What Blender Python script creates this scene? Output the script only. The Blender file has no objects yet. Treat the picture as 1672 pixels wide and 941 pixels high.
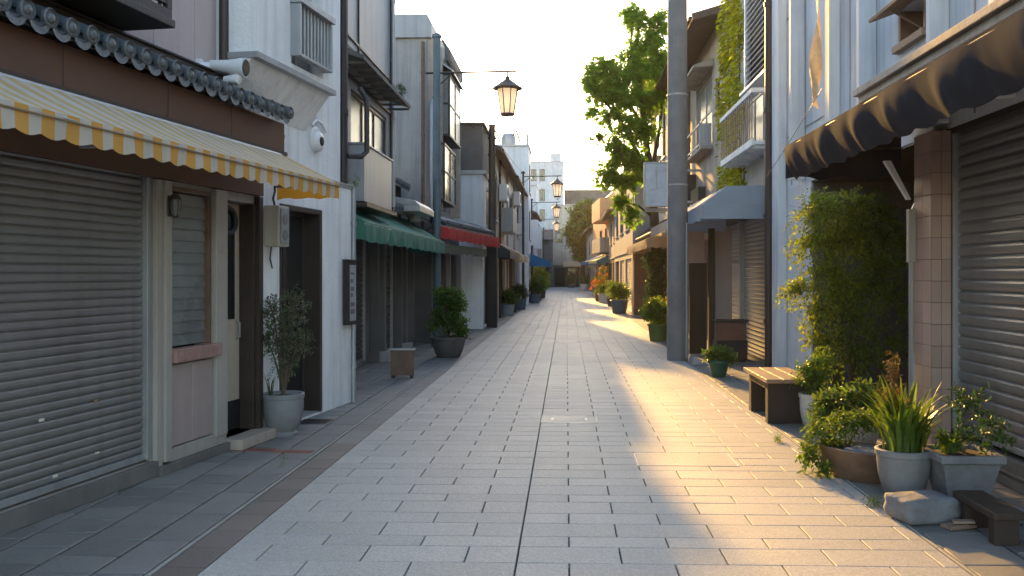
import bpy, bmesh, math, random
import numpy as np
from mathutils import Vector, Matrix
R=math.radians
random.seed(7); rng=np.random.default_rng(7)
sc=bpy.context.scene; COL=sc.collection
def U(a,b): return random.uniform(a,b)

# ------------------------------------------------------------------ materials
M={}
def nn(nt,t,**k):
    n=nt.nodes.new(t)
    for a,b in k.items(): setattr(n,a,b)
    return n
def mk(name,col,rough=.7,metal=0,var=.25,vs=1.6,streak=0,dirt=(.05,.045,.04),bump=.15,bs=40,trans=0,island=0,spec=.5,col2=None,speck=0,spots=0,spotcol=(.12,.07,.04),wave=None,coat=0):
    m=bpy.data.materials.new(name); m.use_nodes=True; nt=m.node_tree; L=nt.links.new
    b=nt.nodes['Principled BSDF']; out=nt.nodes['Material Output']
    b.inputs['Roughness'].default_value=rough; b.inputs['Metallic'].default_value=metal
    b.inputs['Specular IOR Level'].default_value=spec
    tc=nn(nt,'ShaderNodeTexCoord'); oi=nn(nt,'ShaderNodeObjectInfo')
    add=nn(nt,'ShaderNodeVectorMath',operation='ADD'); sc_=nn(nt,'ShaderNodeVectorMath',operation='SCALE')
    cx=nn(nt,'ShaderNodeCombineXYZ'); L(oi.outputs['Random'],cx.inputs[0]); L(oi.outputs['Random'],cx.inputs[1]); L(oi.outputs['Random'],cx.inputs[2])
    L(cx.outputs[0],sc_.inputs[0]); sc_.inputs['Scale'].default_value=37.
    L(tc.outputs['Object'],add.inputs[0]); L(sc_.outputs[0],add.inputs[1]); V=add.outputs[0]
    n1=nn(nt,'ShaderNodeTexNoise'); n1.inputs['Scale'].default_value=vs; n1.inputs['Detail'].default_value=7; n1.inputs['Roughness'].default_value=.62; L(V,n1.inputs['Vector'])
    mx=nn(nt,'ShaderNodeMix',data_type='RGBA'); c1=[c*(1-var) for c in col]; c2=[min(1,c*(1+var*.7)) for c in (col2 or col)]
    mx.inputs[6].default_value=(*c1,1); mx.inputs[7].default_value=(*c2,1)
    rp=nn(nt,'ShaderNodeMapRange'); rp.inputs[1].default_value=.3; rp.inputs[2].default_value=.7; L(n1.outputs[0],rp.inputs[0]); L(rp.outputs[0],mx.inputs[0]); C=mx.outputs[2]
    def blend(C,fac,col,amt):
        q=nn(nt,'ShaderNodeMix',data_type='RGBA'); L(C,q.inputs[6]); q.inputs[7].default_value=(*col,1)
        mu=nn(nt,'ShaderNodeMath',operation='MULTIPLY'); L(fac,mu.inputs[0]); mu.inputs[1].default_value=amt; L(mu.outputs[0],q.inputs[0]); return q.outputs[2]
    if streak:
        mp=nn(nt,'ShaderNodeMapping'); mp.inputs['Scale'].default_value=(7,7,.35); L(V,mp.inputs[0])
        n2=nn(nt,'ShaderNodeTexNoise'); n2.inputs['Scale'].default_value=1.3; n2.inputs['Detail'].default_value=5; L(mp.outputs[0],n2.inputs['Vector'])
        r2=nn(nt,'ShaderNodeMapRange'); r2.inputs[1].default_value=.48; r2.inputs[2].default_value=.75; L(n2.outputs[0],r2.inputs[0]); C=blend(C,r2.outputs[0],dirt,streak)
    if spots:
        n4=nn(nt,'ShaderNodeTexNoise'); n4.inputs['Scale'].default_value=5.5; n4.inputs['Detail'].default_value=9; n4.inputs['Roughness'].default_value=.7; L(V,n4.inputs['Vector'])
        r4=nn(nt,'ShaderNodeMapRange'); r4.inputs[1].default_value=.6; r4.inputs[2].default_value=.72; L(n4.outputs[0],r4.inputs[0]); C=blend(C,r4.outputs[0],spotcol,spots)
    if speck:
        n5=nn(nt,'ShaderNodeTexNoise'); n5.inputs['Scale'].default_value=75; n5.inputs['Detail'].default_value=2; L(V,n5.inputs['Vector'])
        r5=nn(nt,'ShaderNodeMapRange'); r5.inputs[1].default_value=.35; r5.inputs[2].default_value=.7; L(n5.outputs[0],r5.inputs[0]); C=blend(C,r5.outputs[0],[c*1.7 for c in col],speck)
    if island:
        g=nn(nt,'ShaderNodeNewGeometry'); hs=nn(nt,'ShaderNodeHueSaturation'); r6=nn(nt,'ShaderNodeMapRange')
        r6.inputs[3].default_value=1-island; r6.inputs[4].default_value=1+island; L(g.outputs['Random Per Island'],r6.inputs[0]); L(r6.outputs[0],hs.inputs['Value'])
        wn=nn(nt,'ShaderNodeTexWhiteNoise',noise_dimensions='1D'); L(g.outputs['Random Per Island'],wn.inputs['W'])
        r7=nn(nt,'ShaderNodeMapRange'); r7.inputs[3].default_value=.5-island*.05; r7.inputs[4].default_value=.5+island*.05; L(wn.outputs[0],r7.inputs[0]); L(r7.outputs[0],hs.inputs['Hue'])
        L(C,hs.inputs['Color']); C=hs.outputs[0]
    L(C,b.inputs['Base Color'])
    rr=nn(nt,'ShaderNodeMapRange'); rr.inputs[3].default_value=max(.02,rough-.12); rr.inputs[4].default_value=min(1,rough+.12); L(n1.outputs[0],rr.inputs[0]); L(rr.outputs[0],b.inputs['Roughness'])
    if bump:
        n3=nn(nt,'ShaderNodeTexNoise'); n3.inputs['Scale'].default_value=bs; n3.inputs['Detail'].default_value=4; L(V,n3.inputs['Vector'])
        if wave:
            mp=nn(nt,'ShaderNodeMapping'); mp.inputs['Scale'].default_value=wave; L(V,mp.inputs[0]); L(mp.outputs[0],n3.inputs['Vector'])
        bp=nn(nt,'ShaderNodeBump'); bp.inputs['Strength'].default_value=bump; bp.inputs['Distance'].default_value=.02; L(n3.outputs[0],bp.inputs['Height']); L(bp.outputs[0],b.inputs['Normal'])
    if coat: b.inputs['Coat Weight'].default_value=coat
    if trans:
        t=nn(nt,'ShaderNodeBsdfTranslucent'); ms=nn(nt,'ShaderNodeMixShader'); ms.inputs[0].default_value=trans
        hs=nn(nt,'ShaderNodeHueSaturation'); hs.inputs['Value'].default_value=1.6; hs.inputs['Saturation'].default_value=1.1; hs.inputs['Hue'].default_value=.485 if island else .5
        L(C,hs.inputs['Color']); L(hs.outputs[0],t.inputs[0])
        L(b.outputs[0],ms.inputs[1]); L(t.outputs[0],ms.inputs[2]); L(ms.outputs[0],out.inputs[0])
    M[name]=m; return m
mk('ground',(.09,.085,.08),.95,bump=.4,bs=8)
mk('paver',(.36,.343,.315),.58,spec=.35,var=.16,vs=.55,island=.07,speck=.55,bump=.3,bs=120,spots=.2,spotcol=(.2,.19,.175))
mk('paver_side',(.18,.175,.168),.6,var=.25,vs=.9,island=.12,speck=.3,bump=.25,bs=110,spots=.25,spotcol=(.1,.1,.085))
mk('cover',(.2,.197,.19),.5,var=.2,vs=3,speck=.4,bump=.3,bs=90)
mk('strip',(.15,.125,.11),.6,var=.2,island=.18,speck=.4,bump=.3,bs=120)
mk('joint',(.04,.038,.035),.95,var=.3,vs=6)
mk('kerb',(.3,.29,.27),.6,var=.2,vs=4)
mk('plaster_white',(.8,.81,.81),.8,var=.12,streak=.38,dirt=(.36,.36,.34),bump=.35,bs=30,spots=.05)
mk('plaster_pink',(.52,.44,.43),.85,var=.1,streak=.2,dirt=(.22,.19,.18),bump=.2,bs=45)
mk('panel_pink',(.36,.285,.265),.6,var=.12,streak=.25,dirt=(.2,.16,.14),bump=.08)
mk('stone_pink',(.34,.2,.175),.5,var=.4,vs=9,bump=.15)
mk('frame_cream',(.36,.33,.295),.6,var=.12,streak=.35,dirt=(.2,.14,.1),spots=.3,spotcol=(.16,.1,.07))
mk('plaster_cream',(.5,.45,.38),.85,var=.14,streak=.35,dirt=(.2,.17,.14),bump=.25)
mk('concrete',(.36,.35,.335),.85,var=.22,vs=1.1,streak=.45,dirt=(.12,.115,.11),bump=.3,bs=35)
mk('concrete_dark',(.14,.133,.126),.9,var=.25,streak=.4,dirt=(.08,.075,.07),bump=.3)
mk('concrete_warm',(.42,.36,.3),.85,var=.25,vs=1.5,streak=.4,dirt=(.14,.11,.09),bump=.3,spots=.25)
mk('panel_blue',(.63,.66,.69),.7,spec=.15,var=.12,streak=.35,dirt=(.25,.25,.25),bump=.08,bs=12)
mk('panel_grey',(.33,.34,.35),.6,var=.14,streak=.4,dirt=(.13,.13,.13),bump=.1)
mk('pole_concrete',(.18,.187,.195),.8,var=.22,vs=3,streak=.4,dirt=(.12,.12,.12),bump=.25,spots=.3,spotcol=(.16,.15,.15))
mk('shutter',(.235,.228,.224),.45,metal=.35,var=.16,vs=1.2,streak=.3,dirt=(.12,.1,.085),bump=.05,spots=.12)
mk('shutter_dark',(.11,.102,.095),.5,metal=.3,var=.2,streak=.4,dirt=(.08,.07,.06),bump=.05)
mk('shutter_bright',(.36,.36,.37),.33,metal=.55,var=.14,streak=.3,dirt=(.16,.14,.12),bump=.05)
mk('metal_grey',(.38,.39,.4),.45,metal=.5,var=.15,streak=.2)
mk('metal_dark',(.035,.033,.033),.5,metal=.2,var=.3)
mk('metal_teal',(.09,.135,.155),.5,var=.3,vs=3,streak=.3,spots=.3)
mk('metal_brown',(.055,.04,.033),.5,metal=.2,var=.2,streak=.2)
mk('pipe_rust',(.16,.1,.07),.7,var=.3,vs=6,spots=.4)
mk('fascia_brown',(.12,.062,.042),.5,spec=.25,var=.15,vs=2,streak=.15,bump=.06,bs=15)
mk('wood_dark',(.042,.028,.02),.65,var=.35,vs=3,bump=.35,bs=14,wave=(9,9,.8))
mk('wood_black',(.028,.022,.019),.7,var=.35,bump=.3,bs=14,wave=(9,9,.8))
mk('wood_red',(.17,.075,.045),.55,var=.3,vs=3,bump=.3,bs=14,wave=(9,9,.8))
mk('wood_bench',(.3,.185,.105),.5,var=.3,vs=4,bump=.3,bs=14,wave=(9,.9,9))
mk('wood_weather',(.3,.2,.14),.75,var=.3,vs=4,bump=.3,bs=14,wave=(.9,9,9))
mk('tile_roof',(.055,.068,.078),.38,var=.3,vs=4,island=.2,bump=.12,bs=30)
mk('tile_end',(.1,.108,.115),.5,var=.35,vs=12,bump=.3,bs=60)
mk('roof_brown',(.13,.095,.08),.75,var=.3,vs=3,bump=.3)
mk('tile_wall',(.44,.31,.26),.35,var=.15,island=.12,bump=.05)
mk('grout',(.2,.16,.14),.9)
mk('cloth_yellow',(.68,.36,.085),.85,var=.1,vs=3,trans=.3,bump=.12,bs=220,streak=.15,dirt=(.35,.22,.1))
mk('cloth_white',(.58,.53,.45),.85,var=.1,vs=3,trans=.25,bump=.12,bs=220,streak=.2,dirt=(.35,.3,.25))
mk('cloth_faded',(.6,.43,.2),.9,var=.12,vs=3,trans=.3,bump=.12,bs=220,streak=.25,dirt=(.4,.33,.2))
mk('cloth_seam',(.22,.15,.08),.9)
mk('cloth_green',(.055,.2,.145),.8,var=.15,vs=2,trans=.2,bump=.12,bs=200,streak=.35,dirt=(.13,.2,.17))
mk('cloth_red',(.48,.04,.04),.8,var=.15,trans=.2,streak=.25,dirt=(.25,.07,.06))
mk('cloth_olive',(.1,.12,.085),.85,var=.2,trans=.1)
mk('cloth_black',(.03,.032,.035),.7,var=.2)
mk('cloth_tan',(.5,.38,.25),.85,var=.15,trans=.3,streak=.2,dirt=(.3,.2,.12))
mk('cloth_navy',(.036,.039,.05),.9,var=.2,vs=2,bump=.1,bs=5,spec=0.02,streak=.2,dirt=(.12,.11,.1))
mk('cloth_slate',(.27,.33,.4),.75,var=.12,trans=.15,streak=.2,dirt=(.2,.22,.25))
mk('cloth_blue',(.01,.17,.38),.75,var=.12,trans=.25)
mk('cloth_teal',(.02,.2,.26),.75,var=.12,trans=.25)
mk('cloth_gold',(.6,.43,.24),.7,var=.3,vs=6,trans=.3,spots=.5,spotcol=(.1,.07,.05))
mk('glass_dark',(.022,.024,.024),.07,var=.2,bump=.03,bs=3,spec=.9)
mk('glass_pale',(.2,.215,.21),.3,var=.3,bump=.06,bs=4,spec=.35)
mk('glass_gold',(.35,.33,.3),.1,metal=.6,var=.2,bump=.15,bs=5,spec=.9)
mk('glass_lamp',(.85,.84,.8),.4,var=.08,trans=.65,bump=0)
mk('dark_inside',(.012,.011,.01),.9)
mk('door_cream',(.5,.43,.35),.5,var=.1,streak=.1)
mk('rubber_black',(.015,.015,.016),.5)
mk('plastic_white',(.72,.73,.75),.4,var=.08,streak=.1,dirt=(.4,.4,.38),bump=.03)
mk('plastic_beige',(.42,.39,.33),.5,var=.12,streak=.3,dirt=(.2,.15,.1))
mk('plastic_grey',(.3,.31,.32),.5,var=.12,streak=.2)
mk('sign_face',(.5,.56,.63),.3,var=.2,vs=3,spots=.15,spotcol=(.3,.33,.37))
mk('paper',(.62,.58,.5),.85,var=.25,vs=9)
mk('paint_orange',(.62,.3,.13),.8,var=.15,streak=.3,dirt=(.3,.16,.09))
mk('pot_grey',(.21,.215,.22),.6,var=.22,vs=5,streak=.2,bump=.15,spots=.15)
mk('pot_dark',(.09,.085,.078),.7,var=.3,vs=5,streak=.2)
mk('pot_brown',(.17,.1,.06),.4,var=.35,vs=6,streak=.2)
mk('pot_green',(.02,.085,.05),.4,var=.2)
mk('pot_olive',(.1,.15,.035),.55,var=.25)
mk('pot_blue',(.05,.11,.19),.45,var=.25)
mk('pot_paleblue',(.22,.3,.36),.5,var=.2)
mk('pot_white',(.6,.58,.54),.5,var=.12,streak=.25,dirt=(.3,.26,.2))
mk('soil',(.035,.025,.018),1,var=.4,vs=12,bump=.8,bs=30)
mk('bark',(.09,.065,.045),.9,var=.35,vs=6,bump=.6,bs=20,wave=(5,5,1))
mk('twig',(.1,.075,.045),.85,var=.3,vs=6)
mk('leaf_dark',(.04,.085,.026),.42,var=.3,vs=3,island=.4,trans=.35,bump=0)
mk('leaf_mid',(.075,.13,.025),.45,var=.3,vs=3,island=.4,trans=.48,bump=0)
mk('leaf_bright',(.115,.185,.03),.45,var=.3,vs=3,island=.35,trans=.5,bump=0)
mk('leaf_yellow',(.2,.22,.025),.5,var=.3,vs=3,island=.35,trans=.5,bump=0)
mk('leaf_tree',(.13,.25,.04),.45,var=.3,vs=1,island=.3,trans=.7,bump=0)
mk('leaf_feather_lit',(.17,.22,.03),.4,var=.35,vs=2,island=.4,trans=.5,bump=0)  # recess shrub's sun side, brightness put into a lighter leaf colour
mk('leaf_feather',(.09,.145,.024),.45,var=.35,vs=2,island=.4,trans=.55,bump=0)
mk('leaf_ivy',(.28,.3,.02),.5,var=.4,vs=2,island=.4,trans=.45,bump=0)
mk('leaf_olive',(.085,.105,.05),.4,var=.25,vs=3,island=.35,trans=.25,bump=0)
mk('leaf_sear',(.16,.12,.035),.6,var=.3,island=.3,trans=.4,bump=0)
mk('flower_orange',(.6,.2,.03),.6,var=.2,island=.3,trans=.4,bump=0)
mk('brick_red',(.22,.07,.05),.75,var=.3,vs=8)
mk('stone_grey',(.2,.205,.215),.85,var=.3,vs=6,bump=.5,bs=18)

# ------------------------------------------------------------------ mesh builder
def ident(u,v,z): return (u,v,z)
def FLs(X): return lambda u,v,z:(X+v,u,z)
def FRs(X): return lambda u,v,z:(X-v,u,z)
def Frot(ax,ay,deg,side=1):
    a=R(deg); t=(math.sin(a),math.cos(a)); n=(side*math.cos(a),-side*math.sin(a))
    return lambda u,v,z:(ax+t[0]*u+n[0]*v, ay+t[1]*u+n[1]*v, z)
def Floc(x,y,z=0,rz=0,s=1):
    c,n=math.cos(R(rz))*s,math.sin(R(rz))*s
    return lambda a,b,d:(x+a*c-b*n, y+a*n+b*c, z+d*s)
class MB:
    def __init__(s,F=ident): s.v=[];s.f=[];s.mi=[];s.F=F;s.cm=0
    def add(s,vs,fs):
        o=len(s.v); F=s.F; s.v.extend(F(*p) for p in vs)
        for f in fs: s.f.append(tuple(o+i for i in f)); s.mi.append(s.cm)
        return s
    def box(s,a0,a1,b0,b1,c0,c1):
        return s.add([(a0,b0,c0),(a1,b0,c0),(a1,b1,c0),(a0,b1,c0),(a0,b0,c1),(a1,b0,c1),(a1,b1,c1),(a0,b1,c1)],
          [(0,3,2,1),(4,5,6,7),(0,1,5,4),(1,2,6,5),(2,3,7,6),(3,0,4,7)])
    def prism(s,poly,ax,a,b):
        def P(q,t): return (t,q[0],q[1]) if ax=='u' else ((q[0],t,q[1]) if ax=='v' else (q[0],q[1],t))
        n=len(poly)
        return s.add([P(q,a) for q in poly]+[P(q,b) for q in poly],[tuple(range(n)),tuple(range(2*n-1,n-1,-1))]+[(i,(i+1)%n,n+(i+1)%n,n+i) for i in range(n)])
    def tube(s,pts,r,n=8,caps=True):
        pts=[Vector(p) for p in pts]; k=len(pts)
        rs=r if isinstance(r,(list,tuple)) else [r]*k
        vs=[];fs=[];pu=None
        for i,p in enumerate(pts):
            d=(pts[min(i+1,k-1)]-pts[max(i-1,0)]); d=d.normalized() if d.length>1e-9 else Vector((0,0,1))
            if pu is None:
                pu=d.orthogonal().normalized()
            else:
                pu=(pu-d*pu.dot(d)); pu=pu.normalized() if pu.length>1e-6 else d.orthogonal().normalized()
            w=d.cross(pu)
            for j in range(n):
                a=2*math.pi*j/n; q=p+(pu*math.cos(a)+w*math.sin(a))*rs[i]; vs.append(tuple(q))
        for i in range(k-1):
            for j in range(n): fs.append((i*n+j,i*n+(j+1)%n,(i+1)*n+(j+1)%n,(i+1)*n+j))
        if caps: fs.append(tuple(range(n-1,-1,-1))); fs.append(tuple((k-1)*n+j for j in range(n)))
        return s.add(vs,fs)
    def lathe(s,prof,c=(0,0,0),n=24,rot=0,sx=1,sy=1):
        vs=[];fs=[];k=len(prof)
        for r,z in prof:
            for j in range(n):
                a=2*math.pi*j/n+rot; vs.append((c[0]+r*math.cos(a)*sx,c[1]+r*math.sin(a)*sy,c[2]+z))
        for i in range(k-1):
            for j in range(n): fs.append((i*n+j,i*n+(j+1)%n,(i+1)*n+(j+1)%n,(i+1)*n+j))
        fs.append(tuple(range(n-1,-1,-1))); fs.append(tuple((k-1)*n+j for j in range(n)))
        return s.add(vs,fs)
    def grid(s,fn,nu,nv,ci=None):
        o=len(s.v); s.v.extend(s.F(*fn(i/nu,j/nv)) for i in range(nu+1) for j in range(nv+1))
        for i in range(nu):
            for j in range(nv):
                a=o+i*(nv+1)+j; s.f.append((a,a+nv+1,a+nv+2,a+1)); s.mi.append(ci(i,j) if ci else s.cm)
        return s
    def wall(s,u0,u1,z0,z1,holes=(),depth=6.,rev=.22):
        """house body: front at v=0 with openings (u0,u1,z0,z1[,rev]), reveals, ends, top and back"""
        us=sorted({u0,u1}|{h[0] for h in holes}|{h[1] for h in holes}); zs=sorted({z0,z1}|{h[2] for h in holes}|{h[3] for h in holes})
        for a,b in zip(us,us[1:]):
            for c,d in zip(zs,zs[1:]):
                mu,mz=(a+b)/2,(c+d)/2
                if any(h[0]<mu<h[1] and h[2]<mz<h[3] for h in holes): continue
                s.add([(a,0,c),(b,0,c),(b,0,d),(a,0,d)],[(0,1,2,3)])
        for h in holes:
            r=h[4] if len(h)>4 else rev; a,b,c,d=h[:4]
            s.add([(a,0,c),(b,0,c),(b,0,d),(a,0,d),(a,-r,c),(b,-r,c),(b,-r,d),(a,-r,d)],[(0,1,5,4),(1,2,6,5),(2,3,7,6),(3,0,4,7),(4,5,6,7)])
        D=-depth
        return s.add([(u0,0,z0),(u1,0,z0),(u1,0,z1),(u0,0,z1),(u0,D,z0),(u1,D,z0),(u1,D,z1),(u0,D,z1)],[(0,4,7,3),(1,2,6,5),(3,7,6,2),(4,5,6,7),(0,1,5,4)])

def T(name,label,cat,loc=(0,0,0),group=None):
    o=bpy.data.objects.new(name,None); o.empty_display_size=.2; COL.objects.link(o); o.location=loc
    o['label']=label; o['category']=cat
    if group: o['group']=group
    o['_w']=list(loc); return o
def P(name,mb,mats,parent=None,bev=0,smooth=False,seg=2,norm=True,label=None,sub=0):
    w=Vector(parent['_w']) if parent else Vector((0,0,0))
    me=bpy.data.meshes.new(name); me.from_pydata([tuple(Vector(p)-w) for p in mb.v],[],mb.f)
    for m in (mats if isinstance(mats,(list,tuple)) else [mats]): me.materials.append(M[m])
    me.polygons.foreach_set('material_index',mb.mi)
    if norm and len(mb.f)<60000:
        bm=bmesh.new(); bm.from_mesh(me); bmesh.ops.recalc_face_normals(bm,faces=bm.faces); bm.to_mesh(me); bm.free()
    if smooth: me.polygons.foreach_set('use_smooth',[True]*len(me.polygons))
    me.update(); o=bpy.data.objects.new(name,me); COL.objects.link(o)
    if parent: o.parent=parent; o['_w']=list(w)
    if label: o['label']=label
    if bev:
        b=o.modifiers.new('bevel','BEVEL'); b.width=bev; b.segments=seg; b.limit_method='ANGLE'; b.angle_limit=R(35)
    if smooth and not sub and bev==0 and smooth!='all':
        es=o.modifiers.new('split','EDGE_SPLIT'); es.split_angle=R(42)
    return o
def S(name,mb,mats,kind='structure',**k):
    o=P(name,mb,mats,**k); o['kind']=kind; return o
def copy_tree(o,loc,label,group=None):
    def cp(a,par):
        c=a.copy(); COL.objects.link(c)
        if par: c.parent=par
        for ch in a.children: cp(ch,c)
        return c
    r=cp(o,None); r.location=loc; r['label']=label
    if group: r['group']=group
    return r
def origin(F,u=0,v=0,z=0): return F(u,v,z)

# ------------------------------------------------------------------ foliage
OVAL=(np.array([(0,0,0),(.2,.3,.05),(.2,.65,.05),(0,1,-.06),(-.2,.65,.05),(-.2,.3,.05)]),[(0,1,2,3),(0,3,4,5)])
SLIM=(np.array([(0,0,0),(.1,.35,.02),(0,1,-.1),(-.1,.35,.02)]),[(0,1,2),(0,2,3)])
def _palm():
    pts=[(0,0,0)]
    for a,l in ((-95,.5),(-50,.8),(0,1.),(50,.8),(95,.5)):
        for da,k in ((-16,.5),(0,1.),(16,.5)):
            t=R(a+da); pts.append((math.sin(t)*l*k*.62,.15+math.cos(t)*l*k*.8,-.12*(l*k)**2))
    return np.array(pts),[tuple(range(len(pts)))]
PALM=_palm()
def leafcloud(mb,Pn,D,S_,tm):
    Pn=np.asarray(Pn,float);D=np.asarray(D,float);S_=np.asarray(S_,float);N=len(Pn)
    if N==0: return
    D=D/np.maximum(np.linalg.norm(D,axis=1,keepdims=True),1e-6)
    up=np.tile([0,0,1.],(N,1))+rng.normal(0,.45,(N,3))
    X=np.cross(D,up); X/=np.maximum(np.linalg.norm(X,axis=1,keepdims=True),1e-6); Z=np.cross(X,D)
    t,fs=tm; k=len(t)
    V=Pn[:,None,:]+S_[:,None,None]*(t[None,:,0:1]*X[:,None,:]+t[None,:,1:2]*D[:,None,:]+t[None,:,2:3]*Z[:,None,:])
    o=len(mb.v); mb.v.extend(mb.F(*p) for p in V.reshape(-1,3).tolist())
    for i in range(N):
        for f in fs: mb.f.append(tuple(o+i*k+j for j in f)); mb.mi.append(mb.cm)
def bez(a,b,c,n):
    a,b,c=map(Vector,(a,b,c)); return [tuple(a*(1-t)**2+b*2*t*(1-t)+c*t*t) for t in [i/n for i in range(n+1)]]
def crown(stems,leaves,base,clumps,leaf,tm=OVAL,per=9,tw=.18,rstem=.02,droop=.15,stemn=5,fork=None):
    """clumps: (x,y,z,rx,ry,rz,ntwigs). Stems run from base to each clump, twigs spread through it, leaves sit along the twigs"""
    for (cx,cy,cz,rx,ry,rz,nt) in clumps:
        b=Vector(fork or base); c=Vector((cx,cy,cz)); mid=b.lerp(c,.45)+Vector((U(-.1,.1)*rx,U(-.1,.1)*ry,.15*(cz-b.z)))
        if stems is not None: stems.tube(bez(b,mid,c,6),[rstem*(1-.75*i/6) for i in range(7)],stemn)
        PP=[];DD=[];SS=[]
        for _ in range(nt):
            d=Vector((random.gauss(0,1),random.gauss(0,1),random.gauss(0,1))).normalized(); rr=U(.25,1)**.6*U(.75,1.12)
            e=c+Vector((d.x*rx*rr,d.y*ry*rr,d.z*rz*rr))
            out=(Vector((d.x/rx if rx else 0,d.y/ry,d.z/rz))).normalized(); td=(out*.8+Vector((U(-.6,.6),U(-.6,.6),U(-.2,.7)-droop))).normalized()
            s0=e-td*tw*.5
            if stems is not None and random.random()<.5: stems.tube([c.lerp(s0,.2),tuple(c.lerp(s0,.65)+Vector((0,0,.03*rz))),s0,s0+td*tw],[rstem*.3,rstem*.22,rstem*.16,rstem*.08],3,False)
            for q in range(per):
                t=(q+U(0,.8))/per; p=s0+td*tw*t-Vector((0,0,droop*tw*t*t)); side=td.orthogonal().normalized(); side.rotate(Matrix.Rotation(q*2.4+U(-.5,.5),3,td))
                ld=(td*.55+side*.8+Vector((0,0,-droop))).normalized(); PP.append(p);DD.append(ld);SS.append(leaf*U(.65,1.25))
        leafcloud(leaves,PP,DD,SS,tm)
def blades(mb,c,n,h,spread,w=.025,lean=.6):
    for _ in range(n):
        a=U(0,6.283); r=U(0,spread); b=Vector((c[0]+math.cos(a)*r,c[1]+math.sin(a)*r,c[2])); hh=h*U(.55,1.15); ln=lean*U(.2,1.1)*hh
        d=Vector((math.cos(a+U(-.5,.5)),math.sin(a+U(-.5,.5)),0)); sd=Vector((-d.y,d.x,0)); vs=[];k=6
        for i in range(k+1):
            t=i/k; p=b+d*ln*t*t*.9+Vector((0,0,hh*(t-.25*t*t*t*(1 if ln>.3*hh else .3)))); ww=w*(1-t**2.5)*(.6+.8*t if t<.5 else 1)*.5
            vs.append(tuple(p-sd*ww)); vs.append(tuple(p+sd*ww))
        o=len(mb.v); mb.v.extend(vs)
        for i in range(k): mb.f.append((o+2*i,o+2*i+1,o+2*i+3,o+2*i+2)); mb.mi.append(mb.cm)

# ------------------------------------------------------------------ parts used on many buildings
def shutter(T_,F,u0,u1,z0,z1,mat='shutter',v=-.06,pitch=.085,name='roller_shutter',rails='metal_grey'):
    prof=[]; n=int((z1-z0)/pitch); p=(z1-z0)/n
    for i in range(n):
        z=z0+i*p; prof+= [(v-.02,z+.001),(v-.003,z+.06*p),(v+.004,z+.3*p),(v+.005,z+.66*p),(v-.001,z+.82*p),(v-.02,z+.88*p)]
    prof.append((v-.014,z1)); nu=max(2,int((u1-u0)/.9)); mb=MB(F)
    dent=[[U(-.0014,.0014) for _ in range(nu+1)] for _ in range(n+1)]
    mb.grid(lambda a,b:(u0+(u1-u0)*a, prof[round(b*(len(prof)-1))][0]+dent[min(n,round(b*(len(prof)-1))//6)][round(a*nu)], prof[round(b*(len(prof)-1))][1]),nu,len(prof)-1)
    o=P(name,mb,mat,T_,norm=False)
    b=MB(F); b.box(u0,u1,v-.03,v+.02,z0-.055,z0-.003); P('bottom_rail',b,rails,o,bev=.004)
    if rails:
        for a in (u0-.035,u1-.02): r=MB(F); r.box(a,a+.055,v-.03,v+.045,z0-.05,z1); P('guide_rail',r,rails,o,bev=.004)
    return o
def window(T_,F,u0,u1,z0,z1,frame='metal_dark',pane='glass_dark',v=-.1,t=.04,mull=1,sill=None,trans=0,depth=.05):
    f=MB(F); f.box(u0,u1,v-depth,v,z0,z0+t); f.box(u0,u1,v-depth,v,z1-t,z1); f.box(u0,u0+t,v-depth,v,z0+t,z1-t); f.box(u1-t,u1,v-depth,v,z0+t,z1-t)
    for i in range(1,mull+1):
        c=u0+(u1-u0)*i/(mull+1); f.box(c-t*.5,c+t*.5,v-depth*.9,v-.004,z0+t,z1-t)
    for i in range(1,trans+1):
        c=z0+(z1-z0)*i/(trans+1); f.box(u0+t,u1-t,v-depth*.8,v-.008,c-t*.4,c+t*.4)
    o=P('window',f,frame,T_,bev=.004)
    p=MB(F); p.box(u0+.01,u1-.01,v-depth*.62,v-depth*.45,z0+.01,z1-.01); P('pane',p,pane,o)
    if sill:
        s=MB(F); s.box(u0-.05,u1+.05,-.02,.07,z0-.06,z0-.003); P('sill',s,sill,o,bev=.005)
    return o
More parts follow.
